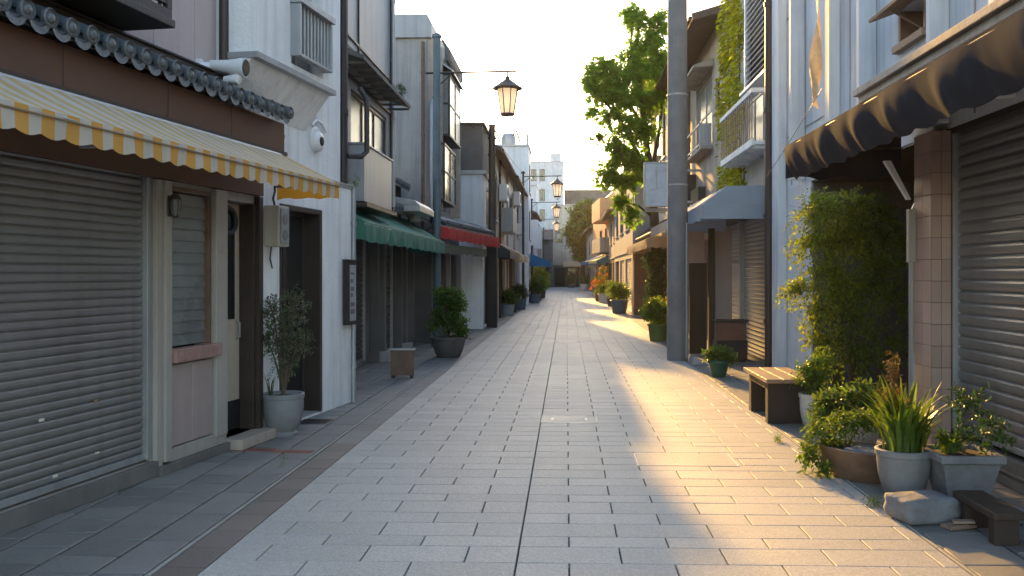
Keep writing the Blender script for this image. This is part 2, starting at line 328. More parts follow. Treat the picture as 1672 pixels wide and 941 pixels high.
def tile_eave(T_,F,u0,u1,va,za,vb,zb,pitch=.19,r=.06,name='tile_roof',discs=True):
    """eave row: cover tiles running up-slope, pan tiles between, round end caps with a boss"""
    n=int(round((u1-u0)/pitch)); p=(u1-u0)/n; sl=math.hypot(vb-va,zb-za); dv,dz=(vb-va)/sl,(zb-za)/sl
    mb=MB(F); cap=MB(F)
    mb.prism([(va+dv*.03,za-.05),(va+dv*.03,za-.02),(vb,zb-.0),(vb,zb-.05)],'u',u0,u1)
    def sect(uc,rad,a0,a1,lift,m=8,s0=0,s1=1,th=.014):
        vs=[]; 
        for s_ in (s0,s1):
            for rr in (rad,rad-th):
                for k in range(m+1):
                    a=R(a0+(a1-a0)*k/m); h=math.sin(a)*rr+lift; vs.append((uc+math.cos(a)*rr, va+dv*sl*s_ - dz*h*-0.0 , za+dz*sl*s_+h))
        fs=[];q=m+1
        for k in range(m):
            fs+= [(k,k+1,2*q+k+1,2*q+k),(q+k,q+k+1,3*q+k+1,3*q+k),(k,k+1,q+k+1,q+k),(2*q+k,2*q+k+1,3*q+k+1,3*q+k)]
        fs+= [(0,q,3*q,2*q),(m,q+m,3*q+m,2*q+m)]
        mb.add(vs,fs)
    for i in range(n+1):
        uc=u0+p*i
        j=U(-.006,.006)
        sect(uc,r+.002,-5,185,.02+j,8,0.02,.55); sect(uc,r*.93,-5,185,.022+j,8,.5,1.)
        if discs:
            c=(uc,va,za+.028+j); k=16
            def ring(rad,vv): return [(uc+math.cos(2*math.pi*a/k)*rad, va+vv, c[2]+math.sin(2*math.pi*a/k)*rad) for a in range(k)]
            rings=[ring(r*1.0,-.02),ring(r*1.03,.012),ring(r*.92,.02),ring(r*.86,.006),ring(r*.55,.006),ring(r*.45,.02),ring(r*.2,.028)]
            vs=sum(rings,[]); fs=[]
            for a in range(len(rings)-1):
                for b in range(k): fs.append((a*k+b,a*k+(b+1)%k,(a+1)*k+(b+1)%k,(a+1)*k+b))
            fs.append(tuple((len(rings)-1)*k+b for b in range(k))); fs.append(tuple(range(k)))
            cap.add(vs,fs)
        if i<n:
            sect(uc+p/2,p*.46,200,340,p*.46*.55+.0,8,0.0,1.,.016)
            um=uc+p/2; vs=[];m=8
            for k2 in range(m+1):
                a=R(200+140*k2/m); rr=p*.46
                vs.append((um+math.cos(a)*rr,va+.006,za+math.sin(a)*rr+p*.46*.55-.004)); vs.append((um+math.cos(a)*rr,va+.012,za+math.sin(a)*rr*1.0+p*.46*.55-.05))
            cap.add(vs,[(2*k2,2*k2+2,2*k2+3,2*k2+1) for k2 in range(m)])
    o=P(name,mb,'tile_roof',T_,norm=True)
    if discs: P('end_caps',cap,'tile_end',o,smooth=True)
    return o
def awning(name,label,F,u0,u1,v0,v1,zt,zf,drop,mat,group=None,scal=0,pitch=.19,stripes=None,wave=.012,wl=.35,ends=True,fr='metal_grey',arms=True,step=.1,sag=.015,big=0,pr=None,endw=.12,tilt=0):
    t=T(name,label,'awning',F((u0+u1)/2,v0,zt),group)
    nu=max(4,int((u1-u0)/step)); ph=[U(0,6.28) for _ in range(6)]
    def wob(u): return sum(math.sin(u*6.283/(wl*k)+ph[i])*w for i,(k,w) in enumerate(((1,.6),(.61,.4),(1.7,.7),(2.9,.6))))*wave
    def ci(i,j): 
        return 0 if not stripes else int(((i+.5)/nu)*(u1-u0)/stripes)%2
    mats=mat if isinstance(mat,(list,tuple)) else [mat]
    pr=pr or [(v0,zt),(v1,zf)]
    def ev(b):
        q=b*(len(pr)-1); i=min(int(q),len(pr)-2); f_=q-i; return pr[i][0]+(pr[i+1][0]-pr[i][0])*f_, pr[i][1]+(pr[i+1][1]-pr[i][1])*f_
    c=MB(F); c.grid(lambda a,b:(u0+(u1-u0)*a, ev(b)[0], ev(b)[1]-sag*abs(math.sin(math.pi*b*(len(pr)-1)))*(1+.4*math.sin(a*(u1-u0)*5+ph[0]))+wob(u0+a*(u1-u0))*.25*math.sin(math.pi*b)),nu,6,ci)
    if ends:
        for uu in (u0,u1): c.add([(uu,a,b) for a,b in pr]+[(uu,v0,zf)],[tuple(range(len(pr)+1))])
    P('canopy',c,['cloth_faded','cloth_white'] if stripes==.095 else mats,t,smooth='all',norm=False)
    va=MB(F)
    def vf(a,b):
        u=u0+(u1-u0)*a; s=abs(math.sin(math.pi*(u-u0)/(pitch*1.0))) if scal else 0
        d=drop-(scal*(1-s) if scal else .012*math.sin(u*9+ph[2])); w=wob(u)*b
        if big: w+=big*math.sin(math.pi*b*.85)*(.5+.4*math.sin(u*6.283/.9+ph[3])+.4*math.sin(u*6.283/.62+ph[4]+2.2*math.sin(u*1.7))+.22*math.sin(u*6.283/.23+b*3+1.5*math.sin(u*3.1))*b)
        return (u, v1+.004+w-tilt*d*b*b, zf-d*b)
    va.grid(vf,nu,6 if big else 3,ci)
    if ends:
        for uu in (u0,u1):
            va.grid(lambda a,b:(uu+(wob(a*2)*.5*b), v0+(v1-v0)*a, zf-drop*b*(1-endw*abs(math.sin(a*9)))),10,2,lambda i,j:0)
    P('valance',va,mats,t,smooth='all',norm=False)
    f=MB(F)
    if stripes==.095: q=MB(F); q.tube([(u0,v1+.014,zf-.034),(u1,v1+.014,zf-.034)],.006,6); P('seam',q,'cloth_seam',t)
    f.tube([(u0,v1-.012,zf-.02),(u1,v1-.012,zf-.02)],.016,8); f.tube([(u0,v0+.03,zt-.03),(u1,v0+.03,zt-.03)],.02,8)
    if arms:
        n=max(2,int((u1-u0)/2.5)+1)
        for i in range(n):
            uu=u0+.06+(u1-u0-.12)*i/(n-1); f.tube([(uu,v0+.02,zf-.03),(uu,v1-.02,zf-.03)],.012,6); f.tube([(uu,v0+.02,zt-.04),(uu,v1-.03,zf-.02)],.01,6)
    P('frame',f,fr,t)
    return t
def pipe(T_,F,pts,r,mat,name='drain_pipe',clips=0):
    m=MB(F); m.tube(pts,r,10)
    for k in range(clips):
        a,b=Vector(pts[0]),Vector(pts[-1]); c=a.lerp(b,(k+.5)/clips); m.tube([c-Vector((0,0,.03)),c+Vector((0,0,.03))],r*1.28,10)
    return P(name,m,mat,T_,smooth=True)
def flat_roof(T_,F,u0,u1,h,depth=6,mat='metal_grey',over=.06,t=.12,name='parapet_cap'):
    m=MB(F); m.box(u0-over,u1+over,-.25,over,h,h+t); m.box(u0-over,u0+.2,-depth,-.25,h,h+t); m.box(u1-.2,u1+over,-depth,-.25,h,h+t); P(name,m,mat,T_,bev=.01)
def slope_roof(T_,F,u0,u1,v0,z0,v1,z1,mat='roof_brown',t=.1,ribs=True,name='roof'):
    """sloping roof slab from eave (v0,z0) up to (v1,z1) with tile ribs"""
    m=MB(F); m.prism([(v0,z0),(v1,z1),(v1,z1-t),(v0,z0-t*.7)],'u',u0,u1)
    if ribs:
        n=int((u1-u0)/.28)
        for i in range(n+1):
            u=u0+.03+(u1-u0-.06)*i/max(1,n); m.tube([(u,v0+.015,z0+.02),(u,v1,z1+.02)],.05,6)
    o=P(name,m,mat,T_)
    g=MB(F); g.tube([(u0,v0+.06,z0-.05),(u1,v0+.06,z0-.05)],.05,8); P('gutter',g,'metal_brown',o)
    return o
def ac_unit(label,F,u,v,z,w=.8,h=.6,d=.3,group='air conditioners on upper walls'):
    t=T('air_conditioner',label,'air conditioner',F(u,v,z),group)
    m=MB(F); m.box(u-w/2,u+w/2,v,v+d,z,z+h); P('casing',m,'plastic_white',t,bev=.02)
    g=MB(F); k=18; c=(u-w*.12,z+h/2)
    for rad in (.08,.15,.22): g.tube([(c[0]+math.cos(6.283*i/k)*rad,v+d+.012,c[1]+math.sin(6.283*i/k)*rad) for i in range(k+1)],.006,4,False)
    for a in range(6): g.tube([(c[0],v+d+.012,c[1]),(c[0]+math.cos(a*1.047)*.23,v+d+.012,c[1]+math.sin(a*1.047)*.23)],.006,4)
    P('fan_grille',g,'metal_dark',t)
    b=MB(F); b.box(u-w*.4,u-w*.34,v-.02,v+d,z-.05,z-.003); b.box(u+w*.34,u+w*.4,v-.02,v+d,z-.05,z-.003); P('bracket',b,'metal_grey',t)

# ================================================================== GROUND
m=MB(); m.box(-150,150,-60,260,-.6,-.045); S('ground',m,'ground')
m=MB(); m.box(-2.31,2.24,-2,104,-.04,-.026); S('street_bed',m,'joint')
m=MB(); m.box(-6.5,-2.312,-2,104,-.04,-.026); m.box(2.242,7,-2,104,-.04,-.026); S('pavement_bed',m,'joint')
def paver(mb,x0,x1,y0,y1,z=0,c=.0035,gap=.0026,tilt=.0009):
    x0+=gap*1.65;x1-=gap*1.65;y0+=gap*1.25;y1-=gap*1.25; a,b,d=U(-tilt,tilt),U(-tilt,tilt),U(-tilt,tilt)*1.2
    zz=[z+a+d,z-a+b,z+a-b,z-a-d]
    q=[(x0+c,y0+c,zz[0]),(x1-c,y0+c,zz[1]),(x1-c,y1-c,zz[2]),(x0+c,y1-c,zz[3])]; w=[(x0,y0,z-.026),(x1,y0,z-.026),(x1,y1,z-.026),(x0,y1,z-.026)]; e=[(x0,y0,z-.003),(x1,y0,z-.003),(x1,y1,z-.003),(x0,y1,z-.003)]
    mb.add(q+e+w,[(0,1,2,3),(4,5,1,0),(5,6,2,1),(6,7,3,2),(7,4,0,3),(8,9,5,4),(9,10,6,5),(10,11,7,6),(11,8,4,7)])
SEAM=-.285
pv=MB(); y=.6; k=0
while y<103:
    d=(.25,.3,.21,.29)[k%4]; off=.3 if k%2 else 0
    # left of the seam
    x=SEAM
    first=.6-off if off else .6
    xs=[SEAM-.0005]; x=SEAM-first
    while x>-2.0+.05: xs.append(x); x-=.6
    xs.append(-2.02)
    for a,b in zip(xs,xs[1:]): paver(pv,b,a,y,y+d)
    xs=[SEAM+.0005]; x=SEAM+(.3 if not off else .6)
    while x<2.17: xs.append(x); x+=.6
    xs.append(2.215)
    for a,b in zip(xs,xs[1:]): paver(pv,a,b,y,y+d)
    y+=d;k+=1
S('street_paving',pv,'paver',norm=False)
st=MB(); y=.6
st.cm=0
while y<103: st.cm=0 if y<8.2 else 1; paver(st,-2.265,-2.022,y,y+.36,-.001); y+=.36
S('kerb_strip',st,['strip','paver_side'],norm=False)
kb=MB(); y=.6
while y<103:
    kb.box(-2.296,-2.27,y+.002,y+1.196,-.02,.004); kb.box(2.22,2.242,y+.002,y+1.196,-.02,.003); y+=1.2
S('kerb',kb,'kerb',bev=.003)
lp=MB(); y=.6;k=0  # square tiles of the two pavements
while y<103:
    paver(lp,-2.6,-2.308,y,y+.6,0,.005,.005,.002)
    for i in range(6): 
        o=.15 if i%2 else 0
        paver(lp,-2.6-.38*(i+1),-2.6-.38*i,y+o,y+o+.3,0,.006,.0065,.0035); paver(lp,-2.6-.38*(i+1),-2.6-.38*i,y+o+.3,y+o+.6,0,.006,.0065,.0035)
    for i in range(9):
        o=.2 if i%2 else 0
        paver(lp,2.244+.4*i,2.244+.4*(i+1),y+o,y+o+.3,0,.006,.0065,.0035); paver(lp,2.244+.4*i,2.244+.4*(i+1),y+o+.3,y+o+.6,0,.006,.0065,.0035)
    y+=.6
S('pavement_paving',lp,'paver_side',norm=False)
t=T('edging_tile','reddish brown tile strip let into the left pavement near the doorway','tile strip',(-2.75,8.15,0)); [P('tile',MB().box(*q),'brick_red',t,bev=.003) for q in ((-3.12,-2.72,8.14,8.25,-.02,.004),(-2.71,-2.34,8.07,8.18,-.02,.004))]
m=MB(); m.box(-2.95,-2.62,9.62,9.93,-.02,.005); 
for i in range(5): m.box(-2.93,-2.64,9.65+i*.055,9.68+i*.055,.0055,.009)
t=T('drain_grate','small dark square drain grate in the pavement by the white wall','drain cover',(-2.8,9.77,0)); P('grate',m,'metal_dark',t,bev=.002)
def cover(x0,x1,y0,y1,label,full=True):
    t=T('access_cover',label,'drain cover',((x0+x1)/2,(y0+y1)/2,0)); z=.0035
    m=MB(); m.box(x0,x1,y0,y1,-.006,z); P('plate',m,'cover' if full else 'paver',t,bev=.002)
    f=MB(); e=.014
    f.box(x0-e,x0,y0-e,y1+e,-.006,z+.003); f.box(x1,x1+e,y0-e,y1+e,-.006,z+.003)
    if full:
        f.box(x0,x1,y0-e,y0,-.006,z+.002); f.box(x0,x1,y1,y1+e,-.006,z+.002)
        a,b=x0+(x1-x0)*.16,x1-(x1-x0)*.16; c,d=y0+(y1-y0)*.28,y1-(y1-y0)*.28
        f.box(a,b,c,c+.02,z-.001,z+.004); f.box(a,b,d-.02,d,z-.001,z+.004); f.box(a,a+.03,c+.02,d-.02,z-.001,z+.004); f.box(b-.03,b,c+.02,d-.02,z-.001,z+.004)
    P('frame',f,'pot_white',t,bev=.002)
cover(-.27,.33,9.78,10.22,'rectangular access cover with a pale inner frame beside the centre seam, nearest of that kind')
cover(-.27,.33,21.1,21.6,'pale framed access cover further up the street on the centre seam')
cover(.62,1.46,7.62,8.12,'stone filled access cover with a metal edge on the line between sun and shade',False)

# ================================================================== LEFT: SHOP HOUSE WITH TILED EAVE
TAPE=((.6,.92,'wood_weather'),(.93,.69,'wood_weather'),(.37,.64,'paper'),(.55,.29,'metal_dark'),(.94,.3,'paper'),(.5,.23,'paper'))
FL=Frot(-3.58,5.53,8.15)
t=L1=T('shop_house','old shop house with tiled eave, brown fascia and a wide shutter beside a narrow doorway','shop house',FL(0,0,0))
m=MB(FL); m.wall(-4.5,3.36,0,3.0,[(-3.4,1.57,.13,2.6,.12),(1.77,2.42,1.0,2.38,.16),(2.69,3.27,.1,2.34,.2)],7,.2); P('lower_wall',m,'frame_cream',t)
m=MB(FL); m.box(-4.5,2.64,-7,-.05,3.002,7.4); P('upper_wall',m,'plaster_pink',t)
m=MB(FL)
for u in (-1.2,.35,1.67,2.28): m.box(u,u+.012,-.052,-.044,3.35,7.4)
P('wall_joint',m,'plaster_cream',t)
shutter(t,FL,-3.36,1.54,.2,2.6,v=-.045,pitch=.062)
for a,b,k in TAPE: m=MB(FL); m.box(a,a+.05,-.043,-.041,b,b+.022); P('tape_mark',m,k,t)
m=MB(FL); m.box(-4.5,1.6,.003,.05,0,.13); P('plinth',m,'concrete_dark',t,bev=.008)
m=MB(FL); m.box(-4.5,3.36,.003,.06,2.42,2.79); m.box(-4.5,3.36,.063,.075,2.6,2.62); P('lintel_board',m,'fascia_brown',t,bev=.005)
for q in ((1.575,1.66,.003,.045,.06,2.41),(1.665,1.755,.003,.07,.1,2.41)): m=MB(FL); m.box(*q); P('pilaster',m,'frame_cream',t,bev=.006)
m=MB(FL); m.box(2.46,2.66,.003,.06,.16,2.41); P('pilaster',m,'frame_cream',t,bev=.006)
for a,b in ((1.77,2.10),(2.108,2.44)): m=MB(FL); m.box(a,b,.003,.035,.2,.88); P('panel',m,'panel_pink',t,bev=.004)
m=MB(FL); m.box(1.77,2.655,.003,.05,.08,.19); P('skirting',m,'frame_cream',t,bev=.004)
m=MB(FL); m.box(1.60,2.9,.003,.08,0,.078); P('plinth',m,'concrete_dark',t,bev=.006)
# louvred window
w=T and MB(FL); w.box(1.765,1.8,-.1,.02,1.02,2.38); w.box(2.4,2.435,-.1,.02,1.02,2.38); w.box(1.8,2.4,-.1,.02,2.34,2.38)
o=P('window',w,'pipe_rust',t,bev=.004)
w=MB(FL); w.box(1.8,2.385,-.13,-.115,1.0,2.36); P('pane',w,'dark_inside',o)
w=MB(FL)
for i in range(13): 
    z=1.03+i*.1; w.prism([(-.022,z+.0),(-.016,z+.0),(-.03,z+.1),(-.036,z+.1)],'u',1.802,2.398)
P('glass_louvre',w,'glass_pale',o)
w=MB(FL); w.box(1.765,2.5,-.02,.1,.9,1.015); P('sill',w,'stone_pink',o,bev=.008)
# doorway
d=MB(FL); d.box(2.695,3.26,-.18,-.14,.12,2.33); o=P('door',d,'door_cream',t,bev=.004)
d=MB(FL); d.box(2.71,3.13,-.138,-.13,1.2,2.06); P('door_glass',d,'glass_dark',o)
d=MB(FL); d.box(2.70,3.22,-.138,-.125,.12,.4); P('kick_plate',d,'rubber_black',o)
d=MB(FL); d.tube([(3.17,-.14,1.0),(3.17,-.1,1.02),(3.17,-.1,1.16),(3.17,-.14,1.18)],.01,8); P('handle',d,'metal_grey',o)
d=MB(FL); d.box(3.225,3.268,-.135,.02,.1,2.33); d.box(3.268,3.35,.003,.06,0.02,2.41); d.box(2.67,2.694,-.2,.03,.1,2.34); P('door_frame',d,'wood_dark',t,bev=.004)
d=MB(FL); d.box(2.67,3.36,-.36,.2,0,.1); P('door_step',d,'concrete_warm',t,bev=.01)
# fascia, tiles
m=MB(FL); m.box(-4.5,3.22,.06,.35,2.84,3.12); P('fascia',m,'fascia_brown',t,bev=.006)
m=MB(FL); m.box(-4.5,3.235,.04,.375,2.80,2.838); 
for u in (-1.4,.1,1.25,2.2): m.box(u,u+.006,.351,.354,2.84,3.11)
m.box(3.222,3.27,.28,.33,2.98,3.02); P('fascia_trim',m,'metal_brown',t,bev=.004)
tile_eave(t,FL,-3.6,3.1,.46,3.17,-.04,3.37)
m=MB(FL); m.box(-4.5,2.62,-.05,.03,3.40,3.47); m.box(-4.5,2.62,-.05,.05,3.47,3.49); P('flashing',m,'metal_brown',t,bev=.004)
FBk=lambda u,v,z: FL(u-.46,v*.72,z-.3)
m=MB(FBk); m.box(-1.6,1.62,-.05,.62,3.86,3.93); m.box(-1.62,1.64,-.05,.64,3.80,3.86)
o=P('balcony',m,'metal_dark',t,bev=.006)
m=MB(FBk); m.box(-1.6,1.62,.57,.62,4.82,4.88); m.box(1.57,1.62,-.05,.57,4.82,4.88); m.box(-1.6,1.62,.575,.615,3.96,4.0)
for i in range(30): 
    u=-1.58+i*.11
    if u<1.6: m.box(u,u+.03,.585,.61,4.0,4.82)
for i in range(5): v=.02+i*.115; m.box(1.585,1.61,v,v+.03,3.93,4.82)
m.box(1.56,1.62,.56,.62,3.93,4.86); P('railing',m,'metal_dark',o,bev=.003)
pipe(t,FL,[(2.66,.02,3.42),(2.66,.02,7.4)],.045,'metal_brown')
awning('striped_awning','yellow and white striped awning with scalloped valance over the nearest left shop',FL,-2.6,3.0,.38,1.0,2.81,2.5,.15,['cloth_yellow','cloth_white'],scal=.022,pitch=.19,stripes=.095,wave=.008,step=.0238,fr='metal_grey',sag=.012,ends=True)
t=T('wall_lamp','small caged bulkhead lamp beside the louvred window under the striped awning','wall lamp',FL(1.72,.08,2.15))
FW=lambda a,b,c: FL(1.70+(a-1.72)*.62,.072+(b-.072)*.62,2.2+(c-2.19)*.62)
m=MB(FW); m.box(1.68,1.76,.072,.10,2.05,2.33); P('back_plate',m,'metal_dark',t,bev=.01)
m=MB(FW); m.lathe([(.02,-.13),(.05,-.1),(.062,0),(.055,.09),(.02,.12)],(1.72,.17,2.19),14); P('globe',m,'glass_pale',t,smooth=True)
m=MB(FW); m.lathe([(.07,.08),(.075,.1),(.05,.15),(.01,.17)],(1.72,.17,2.19),14); m.tube([(1.72,.1,2.3),(1.72,.17,2.34)],.012)
for k in range(6): a=k*1.047; m.tube([(1.72+math.cos(a)*.068,.17+math.sin(a)*.068,2.28),(1.72+math.cos(a)*.072,.17+math.sin(a)*.072,2.18),(1.72+math.cos(a)*.03,.17+math.sin(a)*.03,2.045)],.006,6)
m.lathe([(.035,-.16),(.04,-.15),(.035,-.135)],(1.72,.17,2.19),12); P('cage',m,'metal_brown',t)
t=T('round_mirror','round dark mirror hanging at the top of the narrow doorway','mirror',FL(2.95,-.08,2.15))
m=MB(FL); k=20
m.tube([(2.9+math.cos(6.283*i/k)*.17,-.09,2.15+math.sin(6.283*i/k)*.13) for i in range(k+1)],.028,8,False); P('rim',m,'rubber_black',t,smooth=True)
m=MB(FL); m.add([(2.9+math.cos(6.283*i/k)*.16,-.1,2.15+math.sin(6.283*i/k)*.12) for i in range(k)],[tuple(range(k))]); P('glass',m,'glass_dark',t)
t=T('meter_box','beige electricity meter box with two dials on the white door jamb','meter box',FL(3.6,.02,2.15))
m=MB(FL); m.box(3.46,3.70,.005,.17,1.92,2.34); P('casing',m,'plastic_beige',t,bev=.012)
m=MB(FL); m.box(3.70,3.735,.02,.15,1.95,2.3); m.box(3.49,3.67,.172,.185,1.95,2.31); P('cover',m,'plastic_grey',t,bev=.006)
m=MB(FL)
for z in (2.04,2.2): m.lathe([(.0,0),(.05,0.0)],(0,0,0),4) if 0 else m.tube([(3.58,.184,z),(3.58,.192,z)],.055,16); m.box(3.734,3.738,.04,.13,z-.05,z+.05)
P('dial',m,'glass_pale',t)
m=MB(FL); m.tube([(3.6,.06,2.33),(3.58,.05,2.42),(3.66,.03,2.5),(3.66,.02,2.75)],.012,6); m.tube([(3.56,.04,1.92),(3.55,.03,1.8),(3.62,.02,1.7)],.008,6); P('cable',m,'metal_dark',t)

# ================================================================== LEFT: WHITE BUILDING
t=L2=T('white_building','white rendered building with a projecting bay, balconette and recessed glass entrance','building',FL(4,0,0))
m=MB(FL); m.wall(3.365,5.86,0,2.74,[(3.82,4.9,.02,2.39,.3)],6,.5); P('lower_wall',m,'plaster_white',t)
m=MB(FL); m.wall(2.665,5.46,2.742,8.2,[],6); P('upper_wall',m,'plaster_white',t)
m=MB(FL); m.box(3.37,5.87,.0,.015,2.72,2.775); m.box(5.46,5.875,-.3,.02,2.745,2.775); P('ledge',m,'metal_grey',t,bev=.004)
# bay
m=MB(FL); m.wall(2.668,4.45,3.7,8.2,[(3.4,4.16,3.72,5.2,.2)],.33); m.v=[(p) for p in m.v]
FB=lambda u,v,z:FL(u,v+.335,z)
m=MB(FB); m.wall(2.668,4.45,3.7,8.2,[(3.4,4.16,3.76,5.25,.22)],.33); m.add([(2.668,0,3.7),(4.45,0,3.7),(4.45,-.33,3.25),(2.668,-.33,3.25)],[(0,1,2,3)]); m.add([(2.668,0,3.7),(2.668,-.33,3.25),(2.668,-.33,3.7)],[(0,1,2)]); m.add([(4.45,0,3.7),(4.45,-.33,3.25),(4.45,-.33,3.7)],[(0,1,2)])
o=P('bay',m,'plaster_white',t)
m=MB(FB); m.box(2.65,4.47,-.33,.03,3.64,3.70); P('ledge',m,'metal_grey',o,bev=.004)
window(o,FB,3.4,4.16,3.78,5.23,'plastic_grey','glass_pale',-.12)
m=MB(FB); m.box(3.36,4.22,.0,.13,4.36,4.43); m.box(3.4,4.18,.03,.1,3.83,3.86); m.box(3.38,3.41,.0,.11,3.83,4.36); m.box(4.16,4.19,0,.11,3.83,4.36)
for i in range(9): u=3.45+i*.083; m.box(u,u+.028,.05,.08,3.86,4.36)
P('balconette',m,'metal_grey',o,bev=.004)
# entrance
window(t,FL,3.83,4.3,.04,2.37,'metal_brown','glass_dark',-.24,.05,0); o=window(t,FL,4.28,4.88,.04,2.37,'metal_brown','glass_dark',-.18,.07,0)
m=MB(FL); m.box(4.34,4.36,-.178,-.15,.9,1.2); P('handle',m,'metal_dark',o)
m=MB(FL); m.box(3.83,3.86,-.29,.012,.03,2.385); m.box(4.83,4.895,-.29,.012,.03,2.385); m.box(3.86,4.83,-.29,.012,2.33,2.385); P('entrance_frame',m,'metal_brown',t,bev=.004)
m=MB(FL); m.box(3.83,4.89,-.29,-.01,.022,.035); P('threshold',m,'concrete',t,bev=.006)
pipe(t,FL,[(5.6,-.02,2.775),(5.6,-.02,8.2)],.05,'metal_dark',clips=3)
pipe(t,FL,[(5.74,-.05,2.775),(5.74,-.05,8.2)],.035,'pipe_rust',clips=3)
pipe(t,FL,[(5.6,.03,3.12),(5.85,.12,3.14),(6.0,.14,3.22),(6.0,.14,3.9),(5.98,.05,4.05)],.035,'metal_dark','vent_pipe')
pipe(t,FL,[(5.82,.03,0),(5.82,.03,.3),(5.83,.03,2.74)],.03,'metal_grey',clips=3)
# notice case
t=T('notice_case','narrow dark glazed notice case on the corner of the white building','notice case',FL(5.68,0,1.4))
m=MB(FL); m.box(5.5,5.78,.02,.09,1.0,1.8); m.box(5.48,5.8,.018,.1,1.8,1.82); P('case',m,'wood_black',t,bev=.006)
m=MB(FL); m.box(5.54,5.74,.092,.096,1.05,1.75); P('notice_sheet',m,'plastic_grey',t)
m=MB(FL)
for i in range(6): z=1.12+i*.1+U(0,.03); m.box(5.56,5.56+U(.05,.15),.0965,.0975,z,z+U(.02,.06))
P('notice_patches',m,'concrete_dark',t)
# camera housings
t=T('dome_camera','round white security camera with a dark lens on the white wall','camera',FL(4.7,.02,3.22))
def disc(mb,F,u,v,z,prof,n=24):
    vs=[];fs=[]
    for r,dv in prof:
        for j in range(n): a=6.283185*j/n; vs.append((u+math.cos(a)*r,v+dv,z+math.sin(a)*r))
    for i in range(len(prof)-1):
        for j in range(n): fs.append((i*n+j,i*n+(j+1)%n,(i+1)*n+(j+1)%n,(i+1)*n+j))
    fs.append(tuple((len(prof)-1)*n+j for j in range(n))); mb.add(vs,fs)
m=MB(FL); disc(m,FL,4.7,.002,3.2,[(.15,0),(.15,.02),(.14,.03),(.1,.035)]); m.tube([(4.56,.035,3.34),(4.66,.04,3.41),(4.8,.04,3.4),(4.95,.03,3.32)],.018,8); P('base',m,'plastic_white',t,smooth=True)
m=MB(FL); disc(m,FL,4.7,.03,3.17,[(.115,0),(.115,.03),(.1,.05),(.06,.06)]); P('dome',m,'plastic_white',t,smooth=True)
m=MB(FL); disc(m,FL,4.7,.088,3.17,[(.055,0),(.053,.01),(.03,.016)]); P('lens',m,'rubber_black',t,smooth=True)
t=T('bullet_camera','white hooded bullet camera above the tiled eave','camera',FL(2.6,.2,3.55))
m=MB(FL); c0=Vector((2.44,.0,3.53)); c1=Vector((2.47,.34,3.5))
pts=[c0.lerp(c1,q) for q in (0,.05,.3,.6,.85,1)]
m.tube(pts,[.035,.05,.055,.065,.085,.09],16); P('hood',m,'plastic_white',t,smooth=True)
m=MB(FL); d=(c1-c0).normalized(); m.tube([c1+d*.002,c1+d*.008],[.078,.072],16); P('lens',m,'glass_dark',t,smooth=True)
m=MB(FL); m.tube([c0+d*.02,(2.36,-.02,3.5),(2.34,-.05,3.5)],[.035,.04,.04],12); m.tube([(2.34,-.05,3.5),(2.34,-.02,3.5)],.07,16); m.tube([c1-d*.05-Vector((0,0,.05)),c1-d*.08-Vector((0,0,.11)),c1-d*.2-Vector((0,0,.12))],[.04,.055,.03],12); P('bracket',m,'plastic_white',t,smooth=True)

# ================================================================== LEFT 3: GREEN AWNING SHOP
G=FLs(-3.6)
t=L3=T('panelled_shop','grey panelled two storey shop with weathered canopy above the green awning','shop',(-3.6,16,0))
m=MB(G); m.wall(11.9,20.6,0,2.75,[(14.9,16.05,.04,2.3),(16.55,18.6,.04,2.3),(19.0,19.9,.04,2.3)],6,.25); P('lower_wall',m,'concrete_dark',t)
shutter(t,G,14.93,16.02,.1,2.3,'shutter_dark',-.1,.09); shutter(t,G,16.6,18.56,.1,2.3,'shutter_dark',-.1,.09); shutter(t,G,19.05,19.85,.1,2.3,'shutter_dark',-.1,.09)
m=MB(G)
for a,b,c in ((16.1,16.25,.16),(16.32,16.5,.24),(18.66,18.76,.12),(18.8,18.96,.2),(19.95,20.1,.15)): m=MB(G); m.box(a,b,.003,c,0,2.4); P('pilaster',m,'concrete_dark',t,bev=.008)
for a,b,c,d in ((16.28,16.52,.34,.2),(18.7,19.0,.3,.16)): m=MB(G); m.box(a,b,.003,c,0,d); P('plinth',m,'concrete',t,bev=.01)
GU=FLs(-3.08)
m=MB(GU); m.wall(11.9,15.5,2.752,6.9,[(12.6,15.1,3.4,4.3,.15)],6,.15); P('upper_wall',m,'panel_grey',t)
m=MB(GU); m.box(11.9,15.52,.002,.03,4.98,5.01); m.box(13.0,13.03,.002,.03,4.6,6.9); m.box(15.44,15.53,.002,.05,2.76,6.9); m.box(11.9,15.5,.002,.04,4.4,4.45); P('panel_joint',m,'metal_dark',t,bev=.003)
pipe(t,GU,[(15.4,.06,2.8),(15.4,.06,6.9)],.035,'metal_grey',clips=4)
window(t,GU,12.6,15.1,3.4,4.28,'metal_brown','glass_pale',-.02,.05,2)
m=MB(GU); m.prism([(.003,4.6),(.42,4.46),(.42,4.51),(.003,4.72)],'u',11.6,15.1); m.prism([(.003,4.72),(.03,4.72),(.03,4.85),(.003,4.85)],'u',11.6,15.25)
for i in range(9): m.box(11.7+i*.42,11.74+i*.42,.01,.4,4.43,4.46)
P('canopy',m,'concrete_dark',t)
m=MB(GU); m.box(12.4,14.35,.005,.24,2.66,3.46); m.box(12.38,14.37,.003,.26,3.46,3.49); P('window_box',m,'plastic_grey',t,bev=.008)
m=MB(GU); m.box(12.3,14.5,.003,.3,2.58,2.64); P('ledge',m,'metal_brown',t)
flat_roof(t,GU,11.9,15.5,6.9)
l=MB(GU); crown(None,l,(14.3,.5,4.5),[(14.35,.36,4.62,.13,.1,.1,22)],.07,SLIM,8,.1)
